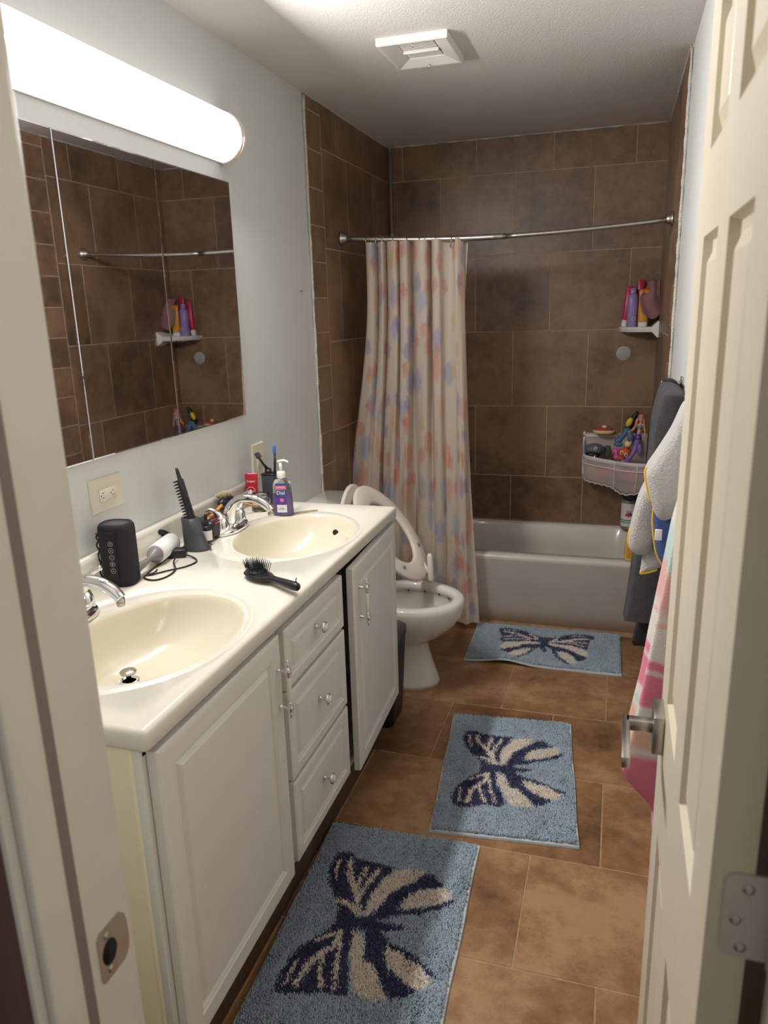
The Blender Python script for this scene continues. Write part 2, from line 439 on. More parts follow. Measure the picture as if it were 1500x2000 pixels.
obj('caulk_bead', MB().tube(pts, [random.choice((0.0015, 0.002, 0.005)) for _ in pts], 6), 'caulk', wb)
obj('ceiling', MB().box(-0.1, W + 0.1, YH, YB + 0.1, H, H + 0.1), 'ceil', kind='structure')
# front wall with the doorway
fw = obj('wall_front', MB().box(-0.6, JL - 0.02, YH, YD, 0, H).box(JR + 0.02, 2.4, YH, YD, 0, H).box(JL - 0.02, JR + 0.02, YH, YD, DH + 0.02, H), 'wall', kind='structure')
obj('hall_face', MB().box(-0.6, JL - 0.08, YH - 0.006, YH, 0, H).box(JR + 0.08, 2.4, YH - 0.006, YH, 0, H), 'hallwall', fw)
# door frame
jm = MB()
jm.box(JL - 0.02, JL, YH - 0.004, YD + 0.004, 0, DH, bev=0.0015).box(JR, JR + 0.02, YH - 0.004, YD + 0.004, 0, DH, bev=0.0015).box(JL - 0.02, JR + 0.02, YH - 0.004, YD + 0.004, DH, DH + 0.02)
jm.box(JL, JL + 0.011, 0.456, 0.498, 0, DH, bev=0.003).box(JR - 0.011, JR, 0.468, 0.512, 0, DH, bev=0.003)
fr = obj('trim_1', jm, 'trim', kind='structure')
obj('stop_shadow_strip', MB().box(JL, JL + 0.007, 0.498, 0.516, 0, DH, bev=0.002), mat('stop_shadow_strip', rgb(120, 106, 100), 0.7), fr)  # dark strip added in place of the door stop's shadow on the jamb
cm = MB()
for xa, xb, s in ((JL - 0.075, JL - 0.006, 1), (JR + 0.006, JR + 0.075, -1)):
    xo, xi = (xa, xb) if s > 0 else (xb, xa)
    prof = [(xo, YH), (xo, YH - 0.017), (xo + s * 0.012, YH - 0.019), (xo + s * 0.022, YH - 0.014), (xo + s * 0.045, YH - 0.012), (xi - s * 0.01, YH - 0.009), (xi, YH - 0.005), (xi, YH)]
    cm.loft([[(a, b, 0.0) for a, b in prof], [(a, b, DH + 0.07) for a, b in prof]], smooth=False)
obj('trim_2', cm, 'hallwall', kind='structure')
cm = MB().box(JL - 0.07, JL - 0.005, YD, YD + 0.014, 0, DH + 0.06, bev=0.003)
obj('trim_3', cm, 'trim', kind='structure')
# strike plate on the left jamb
sp = MB(); Y0, Y1, Z0, Z1 = 0.534, 0.579, 0.872, 0.938
ring = [(0.534, 0.932), (0.534, 0.878), (0.537, 0.873), (0.572, 0.873), (0.580, 0.880), (0.583, 0.893), (0.583, 0.917), (0.580, 0.930), (0.572, 0.938), (0.539, 0.938)]
ring = [(y, z) for y, z in ring]
sp.loft([[(JL, y, z) for y, z in ring], [(JL + 0.002, y, z) for y, z in ring]], smooth=False)
st = thing('strike_plate', (JL, 0.556, 0.905), 'brushed nickel strike plate screwed to the left door jamb', 'strike plate')
obj('plate', sp, 'nickel', st)
obj('latch_hole', MB().lathe([(0.0001, 0.0021), (0.009, 0.0023), (0.012, 0.0024)], (JL, 0.550, 0.905), 'x', 24, sx=1, sy=1.3), 'dark', st)
for z in (0.883, 0.927):
    obj('screw', MB().lathe([(0.0045, 0.0018), (0.0042, 0.003), (0.002, 0.0034), (0.0002, 0.0030)], (JL, 0.549, z), 'x', 14), 'nickel', st)

# ------------------------------------------------------------------ room door (open along the right wall)
def panel_rings(a, b, c, d, steps, mp):
    return [[mp(a + i, c + i, t), mp(b - i, c + i, t), mp(b - i, d - i, t), mp(a + i, d - i, t)] for i, t in steps]
def panel(mb, a, b, c, d, steps, mp, mi=0):
    mb.loft(panel_rings(a, b, c, d, steps, mp), mi, cap0=False, cap1=True, smooth=False)
def door_leaf():
    mb = MB(); x0 = 1.375; dy = 0.61; y0 = 0.60; zb = 0.012; zt = DH - 0.004; th = 0.035
    cols = [(y0 + 0.10, y0 + 0.262), (y0 + 0.348, y0 + 0.51)]
    rows = [(0.21, 0.755), (0.985, 1.665), (1.765, 1.935)]
    ys = [y0] + [v for c in cols for v in c] + [y0 + dy]; zs = [zb] + [v for r in rows for v in r] + [zt]
    steps = [(0, 0), (0.002, 0.0), (0.007, 0.011), (0.017, 0.012), (0.036, 0.003), (0.038, 0.003)]
    for sgn, xf in ((1, x0), (-1, x0 + th)):
        mp = lambda u, v, t, sgn=sgn, xf=xf: (xf + sgn * t, u, v)
        for i in range(5):
            for j in range(7):
                if i in (1, 3) and j in (1, 3, 5): panel(mb, ys[i], ys[i + 1], zs[j], zs[j + 1], steps, mp)
                else: mb.add([mp(ys[i], zs[j], 0), mp(ys[i + 1], zs[j], 0), mp(ys[i + 1], zs[j + 1], 0), mp(ys[i], zs[j + 1], 0)], [(0, 1, 2, 3)])
    mb.weld = True
    A = [(x0, y0), (x0 + th, y0), (x0 + th, y0 + dy), (x0, y0 + dy)]
    for k in (0, 2):
        p, q = A[k], A[(k + 1) % 4]; mb.add([(*p, zb), (*q, zb), (*q, zt), (*p, zt)], [(0, 1, 2, 3)])
    mb.add([(*p, zb) for p in A] + [(*p, zt) for p in A], [(3, 2, 1, 0), (4, 5, 6, 7)])
    return mb
dr = thing('door_1', (1.375, 0.60, 0), None, None); dr['kind'] = 'structure'
obj('door_leaf', door_leaf(), 'doorpaint', dr)
HZ = 0.925
hd = obj('door_handle', MB().box(1.358, 1.375, 1.115, 1.18, HZ - 0.0325, HZ + 0.0325, bev=0.0015)
         .box(1.318, 1.36, 1.139, 1.157, HZ - 0.009, HZ + 0.009, bev=0.001).box(1.311, 1.323, 1.03, 1.157, HZ - 0.009, HZ + 0.009, bev=0.001), 'nickel', dr)
hg = MB(); zc = 1.066
rg = [(1.436, zc + 0.043)] + [(1.397 - 0.010 * math.sin(a), zc + 0.033 + 0.010 * math.cos(a)) for a in np.linspace(0, PI / 2, 6)] + [(1.397 - 0.010 * math.cos(a), zc - 0.033 - 0.010 * math.sin(a)) for a in np.linspace(0, PI / 2, 6)] + [(1.436, zc - 0.043)]
hg.loft([[(x, 0.600, z) for x, z in rg], [(x, 0.5975, z) for x, z in rg]], smooth=False)
hl = obj('hinge_leaf', hg, 'trim', dr)
for x, z in ((1.406, zc + 0.029), (1.398, zc - 0.004), (1.404, zc - 0.032)):
    obj('hinge_screw', MB().lathe([(0.0052, -0.0975 + 0.695 - 0.0), (0.0048, 0.5968), (0.0016, 0.5964), (0.0002, 0.5969)], (x, 0, z), 'y', 14), 'nickel', hl)
obj('hinge_knuckle', MB().tube([(1.43, 0.592, zc - 0.044), (1.43, 0.592, zc + 0.044)], 0.006, 12), 'trim', hl)

# ------------------------------------------------------------------ vanity cabinet
va = thing('vanity_cabinet', (0.28, 1.69, 0), 'long white two-basin vanity cabinet with a cream end panel, standing against the left wall', 'vanity cabinet')
cb = MB()
cb.box(0.003, 0.51, 0.95, 0.962, 0.19, 0.888).box(0.003, 0.53, 2.415, 2.43, 0.19, 0.888).box(0.003, 0.52, 0.95, 2.43, 0.19, 0.205).box(0.003, 0.01, 0.95, 2.43, 0.19, 0.888)
cb.box(0.512, 0.53, 0.951, 0.985, 0.19, 0.888).box(0.512, 0.53, 1.43, 1.50, 0.19, 0.888).box(0.512, 0.53, 1.87, 1.889, 0.19, 0.888).box(0.512, 0.53, 2.39, 2.43, 0.19, 0.888)
cb.box(0.512, 0.53, 0.95, 1.889, 0.855, 0.888).box(0.512, 0.53, 1.889, 2.43, 0.865, 0.888).box(0.512, 0.53, 0.95, 2.43, 0.19, 0.215).box(0.505, 0.512, 0.96, 1.88, 0.2, 0.87)
obj('carcass', cb, 'cab', va)
obj('end_panel', MB().box(0.003, 0.512, 0.943, 0.95, 0.0, 0.888).box(0.505, 0.515, 0.9425, 0.951, 0.0, 0.888, bev=0.001), 'cream', va)
obj('corner_stile', MB().box(0.512, 0.531, 0.944, 0.952, 0.185, 0.888, bev=0.001), 'cab', va)
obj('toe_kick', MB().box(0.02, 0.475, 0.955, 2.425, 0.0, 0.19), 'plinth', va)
DST = [(0, 0.018), (0, -0.0), (0.004, -0.0035), (0.010, -0.0045), (0.045, -0.0045), (0.048, -0.0015), (0.052, -0.0015), (0.056, 0.0035), (0.061, 0.0045), (0.070, -0.0035), (0.072, -0.0035)]
DRW = [(0, 0.018), (0, -0.0), (0.004, -0.0035), (0.010, -0.0045), (0.030, -0.0045), (0.033, -0.0015), (0.037, -0.0015), (0.041, 0.0035), (0.045, 0.0045), (0.052, -0.0035), (0.054, -0.0035)]
def front(y0, y1, z0, z1, steps, mtx=None):
    mb = MB(); mp = lambda u, v, t: (0.550 - t, u, v)
    r = panel_rings(y0, y1, z0, z1, steps, mp)
    mb.loft(r, 0, True, True, False)
    if mtx is not None: mb.v = [tuple(mtx @ Vector(v)) for v in mb.v]
    return mb
def pull(parent, y, zc, mtx=None):
    x = 0.5545
    g = MB().lathe([(0.0045, -0.031), (0.0055, -0.028), (0.006, 0), (0.0055, 0.028), (0.0045, 0.031)], (x + 0.026, y, zc), 'z', 14)
    if mtx is not None: g.v = [tuple(mtx @ Vector(v)) for v in g.v]
    h = obj('handle', g, 'porcelain', parent, label='white ceramic grip')
    for s in (1, -1):
        m = MB(); z = zc + s * 0.047
        m.lathe([(0.006, 0), (0.0045, 0.003), (0.0035, 0.02), (0.004, 0.024)], (x, y, z), 'x', 12)
        m.lathe([(0.0025, -0.017), (0.0062, -0.014), (0.005, -0.010), (0.0085, -0.003), (0.0085, 0.003), (0.0045, 0.009), (0.003, 0.012), (0.0055, 0.015), (0.004, 0.019), (0.0025, 0.021), (0.0038, 0.025), (0.0005, 0.029)] if s > 0 else
                [(0.0005, -0.029), (0.0038, -0.025), (0.0025, -0.021), (0.004, -0.019), (0.0055, -0.015), (0.003, -0.012), (0.0045, -0.009), (0.0085, -0.003), (0.0085, 0.003), (0.005, 0.010), (0.0062, 0.014), (0.0025, 0.017)], (x + 0.026, y, z), 'z', 14)
        if mtx is not None: m.v = [tuple(mtx @ Vector(v)) for v in m.v]
        obj('handle_post', m, 'chrome', h, label='chrome turned post with finial')
d = obj('door', front(0.960, 1.458, 0.197, 0.862, DST), 'cab', va); pull(d, 1.436, 0.735)
mt = Matrix.Translation((0.532, 2.424, 0)) @ Matrix.Rotation(math.radians(2.2), 4, 'Z') @ Matrix.Translation((-0.532, -2.424, 0))
d = obj('door', front(1.922, 2.424, 0.197, 0.862, DST, mt), 'cab', va); pull(d, 1.966, 0.745, mt)
for z0, z1 in ((0.700, 0.858), (0.452, 0.690), (0.212, 0.442)):
    d = obj('drawer', front(1.486, 1.884, z0, z1, DRW), 'cab', va)
    zc = (z0 + z1) / 2 + 0.012
    k = obj('knob', MB().lathe([(0.008, 0), (0.005, 0.004), (0.0045, 0.014), (0.012, 0.019), (0.0155, 0.023), (0.0155, 0.027), (0.012, 0.0295)], (0.5545, 1.672, zc), 'x', 20), 'chrome', d)
    obj('knob_insert', MB().lathe([(0.0118, 0.029), (0.010, 0.032), (0.005, 0.034), (0.0003, 0.0345)], (0.5545, 1.672, zc), 'x', 20), 'porcelain', k, label='white knob centre')

# ------------------------------------------------------------------ countertop with two oval basins
def countertop():
    mb = MB(); zt = 0.918; X0, X1 = 0.0, 0.5577
    for (ya, yb, yc, dx) in ((0.9304, 1.675, 1.29, 0), (1.675, 2.4413, 2.06, 0)):
        # boundary samples (shared edge must coincide)
        cxo, cyo = 0.31, yc
        angs = [2 * PI * k / 120 for k in range(120)]
        def bnd(a):
            c, s = math.cos(a), math.sin(a); t = 1e9
            if c > 1e-9: t = min(t, (X1 - 0.012 - cxo) / c)
            if c < -1e-9: t = min(t, (X0 - cxo) / c)
            lo = ya + 0.012 if ya < 1 else ya; hi = yb - 0.012 if yb > 2 else yb
            if s > 1e-9: t = min(t, (hi - cyo) / s)
            if s < -1e-9: t = min(t, (lo - cyo) / s)
            return (cxo + c * t, cyo + s * t)
        cor = []
        lo = ya + 0.012 if ya < 1 else ya; hi = yb - 0.012 if yb > 2 else yb
        for (px, py) in ((X0, lo), (X1 - 0.012, lo), (X1 - 0.012, hi), (X0, hi)): cor.append(math.atan2(py - cyo, px - cxo) % (2 * PI))
        angs = sorted(angs + cor)
        rings = [[(*bnd(a), zt) for a in angs]]
        def ell(cx, cy, ax, ay, z): return [(cx + ax * math.cos(a), cy + ay * math.sin(a), z) for a in angs]
        rings.append(ell(0.31, yc, 0.229, 0.292, zt))
        rings.append(ell(0.31, yc, 0.225, 0.287, zt - 0.005)); rings.append(ell(0.312, yc, 0.217, 0.278, zt - 0.0065)); rings.append(ell(0.316, yc, 0.209, 0.268, zt - 0.002))
        rings.append(ell(0.326, yc, 0.197, 0.255, zt - 0.0015)); rings.append(ell(0.337, yc, 0.181, 0.238, zt - 0.003))
        mb.loft(rings, 0, False, False)
        r2 = [rings[-1]]
        for (k, dz, cx) in ((0.985, 0.006, 0.337), (0.965, 0.014, 0.336), (0.93, 0.030, 0.332), (0.88, 0.050, 0.326), (0.80, 0.075, 0.315), (0.68, 0.100, 0.300), (0.52, 0.118, 0.283), (0.34, 0.127, 0.267), (0.16, 0.131, 0.257), (0.09, 0.133, 0.252)):
            r2.append(ell(cx, yc + 0.008 * (1 - k), 0.181 * k, 0.238 * k, zt - dz))
        mb.loft(r2, 1, False, True)
    # rounded edges, front / near end / far end
    def edge(path, nrm):
        prof = [(0, zt), (0.005, zt - 0.001), (0.010, zt - 0.005), (0.012, zt - 0.012), (0.012, zt - 0.034), (0.009, zt - 0.039), (0.0, zt - 0.040)]
        return prof
    P = [(0.0, 0.9424), (0.5457, 0.9424), (0.5457, 2.4293), (0.0, 2.4293)]
    prof = edge(None, None); rings = []
    pts = [(P[0], (0, -1))]
    for k in range(7):
        a = -PI / 2 + PI / 2 * k / 6; pts.append((P[1], (math.cos(a), math.sin(a))))
    for k in range(7):
        a = PI / 2 * k / 6; pts.append((P[2], (math.cos(a), math.sin(a))))
    pts.append((P[3], (0, 1)))
    rings = [[(p[0] + n[0] * o_, p[1] + n[1] * o_, z) for o_, z in prof] for p, n in pts]
    mb.loft(rings, 0, False, False, True, closed=False)
    return mb
ct = thing('countertop', (0.28, 1.69, 0.918), 'cream cultured marble countertop with two oval basins, on top of the white vanity', 'countertop')
obj('counter_slab', countertop(), ['marble', 'bowl'], ct)
bs = MB(); prof = [(0.002, 0.905), (0.002, 1.000), (0.012, 1.0), (0.019, 0.996), (0.022, 0.988), (0.022, 0.932), (0.027, 0.922), (0.036, 0.9185), (0.036, 0.905)]
bs.loft([[(x, y, z) for x, z in prof] for y in (0.9305, 2.4412)], smooth=True)
bso = obj('backsplash', bs, 'marble', ct)
for yc in (1.29, 2.06):
    obj('drain_flange', MB().lathe([(0.0245, 0.001), (0.024, 0.004), (0.018, 0.005), (0.016, 0.001)], (0.250, yc + 0.008, 0.785), 'z', 28), 'chrome', ct)
    obj('drain_stopper', MB().lathe([(0.006, 0.0), (0.006, 0.014), (0.018, 0.016), (0.019, 0.020), (0.017, 0.0225), (0.0005, 0.0235)], (0.250, yc + 0.008, 0.790), 'z', 28), 'nickel', ct)
obj('overflow_hole', MB().lathe([(0.0001, -0.001), (0.010, -0.001), (0.0105, 0.0015)], (0.400, 2.2415, 0.870), 'y', 20, mtx=None), 'dark', ct)
obj('crack', MB().box(0.36, 0.361, 0.9298, 0.9304, 0.882, 0.898), 'dark', ct)

# ------------------------------------------------------------------ faucets
def faucet(y, label):
    z = 0.918; t = thing('faucet', (0.115, y, z), label, 'faucet', None)
    b = MB(); rings = []
    for (k, h) in ((1.0, 0.0), (1.0, 0.006), (0.94, 0.014), (0.8, 0.02)):
        rings.append([(0.115 + 0.032 * k * math.cos(a) * (1 + 0.25 * abs(math.cos(a))), y + 0.088 * k * math.copysign(abs(math.sin(a)) ** 0.8, math.sin(a)), z + h) for a in [2 * PI * i / 40 for i in range(40)]])
    b.loft(rings)
    obj('base_plate', b, 'chrome', t)
    path = spline([(0.105, y, z + 0.01), (0.108, y, z + 0.045), (0.125, y, z + 0.082), (0.160, y, z + 0.104), (0.205, y, z + 0.104), (0.240, y, z + 0.088), (0.258, y, z + 0.070)], 6)
    n = len(path); rad = [0.026 - 0.013 * min(1, i / 14) + 0.001 * math.sin(i / n * PI) for i in range(n)]
    s = MB().tube(path, rad, 20)
    sp_ = obj('spout', s, 'chrome', t)
    obj('aerator', MB().lathe([(0.0085, -0.012), (0.0095, -0.008), (0.0095, 0.006)], (0.2565, y, z + 0.066), 'z', 18), 'nickel', sp_)
    for s_ in (-1, 1):
        yy = y + s_ * 0.056
        h = MB().lathe([(0.025, 0.012), (0.0245, 0.022), (0.0215, 0.040), (0.017, 0.052), (0.010, 0.060), (0.0005, 0.062)], (0.112, yy, z), 'z', 24)
        if s_ < 0: lv = [(0.112, yy, z + 0.052), (0.100, yy - 0.006, z + 0.070), (0.086, yy - 0.012, z + 0.079), (0.070, yy - 0.018, z + 0.080)]
        else: lv = [(0.112, yy, z + 0.052), (0.122, yy + 0.004, z + 0.080), (0.140, yy + 0.008, z + 0.102), (0.162, yy + 0.012, z + 0.112)]
        lp = spline(lv, 5); m = len(lp)
        h.tube(lp, [0.0115 - 0.006 * i / (m - 1) for i in range(m)], 12)
        obj('lever_handle', h, 'chrome', t)
    return t
faucet(1.295, 'chrome two-lever faucet at the near basin, in front of the black speaker')
faucet(2.06, 'chrome two-lever faucet at the far basin, left of the purple soap bottle')

# ------------------------------------------------------------------ mirror and lamp
mc = thing('mirror_cabinet', (0, 1.78, 1.24), 'frameless three-panel mirror cabinet on the left wall above the counter', 'mirror')
obj('cabinet_body', MB().box(0.0, 0.012, 1.157, 2.400, 1.240, 2.004), 'trim', mc)
for a, b in ((1.155, 1.5625), (1.5645, 1.9695), (1.9715, 2.403)):
    mm = MB(); mp = lambda u, v, t: (0.018 + t, u, v)
    mm.loft(panel_rings(a, b, 1.2375, 2.007, [(0, -0.006), (0, -0.0005), (0.0035, 0.0)], mp), 0, True, True, False)
    obj('mirror_panel', mm, 'mirror', mc)
lt = thing('vanity_light', (0, 1.8, 2.138), 'long white bar light with a rounded lit diffuser, above the mirror', 'wall light')
Y0, Y1 = 1.195, 2.405; zc = 2.138
def dring(k, y, x0=0.014):
    return [(x0 + 0.076 * k * math.cos(a), y, zc + 0.076 * k * math.sin(a)) for a in np.linspace(-PI / 2, PI / 2, 21)]
obj('diffuser', MB().loft([dring(1, Y0), dring(1, Y1 - 0.03)], 0, True, True, True), 'lamp', lt)
obj('back_plate', MB().box(0.0, 0.014, Y0 - 0.005, Y1 - 0.005, zc - 0.074, zc + 0.074, bev=0.002), 'plasticw', lt)
for ya, yb in ((Y1 - 0.029, Y1), (Y0 - 0.03, Y0 - 0.001)):
    s = 1 if ya > 2 else -1
    e = MB(); a, b = (ya, yb) if s > 0 else (yb, ya)
    e.loft([dring(1.01, a), dring(1.035, a + s * 0.001), dring(1.035, a + s * 0.007), dring(1.0, a + s * 0.0085), dring(1.0, a + s * 0.0105), dring(1.06, a + s * 0.012), dring(1.06, a + s * 0.022), dring(0.97, a + s * 0.028)], 0, True, True, False)
    obj('end_cap', e, 'seat', lt)

# ------------------------------------------------------------------ outlets, nail, vent
def outlet(name, y0, y1, z0, z1, horiz, label):
    t = thing(name, (0, (y0 + y1) / 2, (z0 + z1) / 2), label, 'wall outlet')
    mp = lambda u, v, k: (k, u, v)
    mb = MB().loft(panel_rings(y0, y1, z0, z1, [(0, 0.0), (0, 0.004), (0.004, 0.007), (0.006, 0.007)], mp), 0, True, True, False)
    obj('cover_plate', mb, 'almond', t)
    yc, zc = (y0 + y1) / 2, (z0 + z1) / 2; hw, hh = (0.034, 0.017) if horiz else (0.017, 0.034)
    s = MB().box(0.0065, 0.0095, yc - hw, yc + hw, zc - hh, zc + hh, bev=0.001)
    nb = len(s.f)
    for k in (-1, 1):
        cy, cz = (yc + k * 0.02, zc) if horiz else (yc, zc + k * 0.02)
        if horiz:
            s.box(0.0094, 0.0098, cy - 0.004, cy + 0.004, cz + 0.0055, cz + 0.007).box(0.0094, 0.0098, cy - 0.004, cy + 0.003, cz - 0.007, cz - 0.0055).lathe([(0.002, 0.0), (0.0018, 0.0003)], (0.0095, cy - 0.009, cz), 'x', 10)
        else:
            s.box(0.0094, 0.0098, cy - 0.007, cy - 0.0055, cz - 0.004, cz + 0.004).box(0.0094, 0.0098, cy + 0.0055, cy + 0.007, cz - 0.004, cz + 0.003).lathe([(0.002, 0.0), (0.0018, 0.0003)], (0.0095, cy, cz - 0.009), 'x', 10)
    s.m = [0] * nb + [1] * (len(s.f) - nb)
    obj('receptacle', s, ['almond', 'dark'], t)
    return t
outlet('wall_outlet', 1.550, 1.680, 1.093, 1.183, True, 'wide almond outlet plate on the left wall, below the mirror above the black speaker')
outlet('wall_outlet', 2.447, 2.545, 0.985, 1.120, False, 'tall almond outlet plate on the left wall behind the toothbrush holder')
obj('wall_nail', MB().lathe([(0.0022, 0.0), (0.0022, 0.012), (0.0042, 0.013), (0.0005, 0.015)], (0, 2.992, 1.671), 'x', 10), 'steel', label='small nail in the left wall beside the brown tile', cat='nail')
vt = thing('ceiling_vent', (0.585, 2.79, H), 'square white plastic exhaust vent grille on the ceiling', 'ceiling vent')
mp = lambda u, v, k: (u, v, H - k)
va_, vb_, vc_, vd_ = 0.462, 0.702, 2.650, 2.925
obj('vent_cover', MB().loft(panel_rings(va_, vb_, vc_, vd_, [(0, 0.0), (0, 0.022), (0.004, 0.024), (0.012, 0.023), (0.056, 0.008), (0.058, 0.003), (0.060, 0.003)], mp), 0, False, False, False), 'plasticw', vt)
obj('vent_cavity', MB().box(va_ + 0.05, vb_ - 0.05, vc_ + 0.05, vd_ - 0.05, H - 0.004, H - 0.001), 'dark', vt)
yy = vc_ + 0.064
while yy < vd_ - 0.062:
    obj('louver', MB().box(va_ + 0.060, vb_ - 0.060, yy, yy + 0.0035, H - 0.0075, H - 0.006, mtx=None), 'plasticw', vt); yy += 0.0112
obj('centre_bar', MB().box(va_ + 0.058, vb_ - 0.058, 2.782, 2.796, H - 0.016, H - 0.006, bev=0.002), 'plasticw', vt)
for y in (vc_ + 0.02, vd_ - 0.022):
    obj('vent_screw', MB().lathe([(0.003, -0.032), (0.003, -0.02)], (0.582, y, H), 'z', 10), 'chrome', vt)

# ------------------------------------------------------------------ bathtub
tb = MB(); zr = 0.372; ya, yb = 3.603, YB - 0.01
def rr(x0, x1, y0, y1, r, z, n=8):
    out = []
    for (cx, cy, a0) in ((x1 - r, y1 - r, 0), (x0 + r, y1 - r, PI / 2), (x0 + r, y0 + r, PI), (x1 - r, y0 + r, 3 * PI / 2)):
        for k in range(n): a = a0 + PI / 2 * k / (n - 1); out.append((cx + r * math.cos(a), cy + r * math.sin(a), z))
    return out
x0, x1 = 0.010, W - 0.010
tb.loft([rr(x0, x1, ya + 0.03, yb, 0.01, 0.0), rr(x0, x1, ya + 0.028, yb, 0.01, 0.075), rr(x0, x1, ya + 0.012, yb, 0.01, 0.095), rr(x0, x1, ya + 0.010, yb, 0.01, 0.33), rr(x0, x1, ya, yb, 0.012, 0.345), rr(x0, x1, ya, yb, 0.014, 0.362),
         rr(x0 + 0.004, x1 - 0.004, ya + 0.006, yb - 0.004, 0.016, zr), rr(x0 + 0.05, x1 - 0.05, ya + 0.07, yb - 0.045, 0.09, zr), rr(x0 + 0.062, x1 - 0.06, ya + 0.082, yb - 0.055, 0.1, zr - 0.012),
         rr(x0 + 0.09, x1 - 0.075, ya + 0.095, yb - 0.07, 0.11, 0.22), rr(x0 + 0.13, x1 - 0.09, ya + 0.11, yb - 0.085, 0.12, 0.09), rr(x0 + 0.2, x1 - 0.14, ya + 0.16, yb - 0.14, 0.10, 0.055)], 0, True, True, True)
obj('bathtub', tb, 'tub', loc=(W / 2, 3.95, 0), label='white alcove bathtub below the brown tiles, behind the small blue mat', cat='bathtub')

# ------------------------------------------------------------------ curtain rod, hooks, curtain
def rodp(x):
    t = (x - 0.012) / (W - 0.024); return (x, 3.49, 1.914 - 0.030 * max(0, math.sin(PI * t)) ** 0.9)
cr = thing('curtain_rod', (W / 2, 3.49, 1.914), 'brushed metal tension rod spanning the tub alcove above the curtain', 'curtain rod')
xs = list(np.linspace(0.012, 0.78, 14)); obj('outer_tube', MB().tube([rodp(x) for x in xs], 0.0125, 16), 'nickel', cr)
xs = list(np.linspace(0.775, W - 0.012, 14)); obj('inner_tube', MB().tube([rodp(x) for x in xs], 0.0098, 16), 'nickel', cr)
for x, s in ((0.0115, 1), (W - 0.0115, -1)):
    obj('end_flange', MB().lathe([(0.031, 0), (0.031, s * 0.004), (0.022, s * 0.010), (0.019, s * 0.022), (0.014, s * 0.030)], (x, 3.49, 1.914), 'x', 24), 'nickel', cr)
hx = [0.141, 0.195, 0.226, 0.276, 0.327, 0.394, 0.425, 0.461, 0.531]
hk = None
for i, x in enumerate(hx):
    lab = 'thin metal curtain hook on the tension rod, holding the printed curtain'
    c = rodp(x)
    if hk is None:
        m = MB().tube([Vector(c) + Vector((0.005 * math.sin(a), 0.020 * math.sin(a), -0.010 + 0.027 * math.cos(a))) for a in np.linspace(0.25, 2 * PI - 0.1, 22)], 0.0019, 6)
        hk = obj('curtain_hook', m, 'nickel', loc=c, label=lab, cat='curtain hook', group='curtain hooks on the tension rod')
    else:
        o = hk.copy(); COL.objects.link(o); o.location = c; o.rotation_euler = (0, 0, random.uniform(-0.6, 0.6))
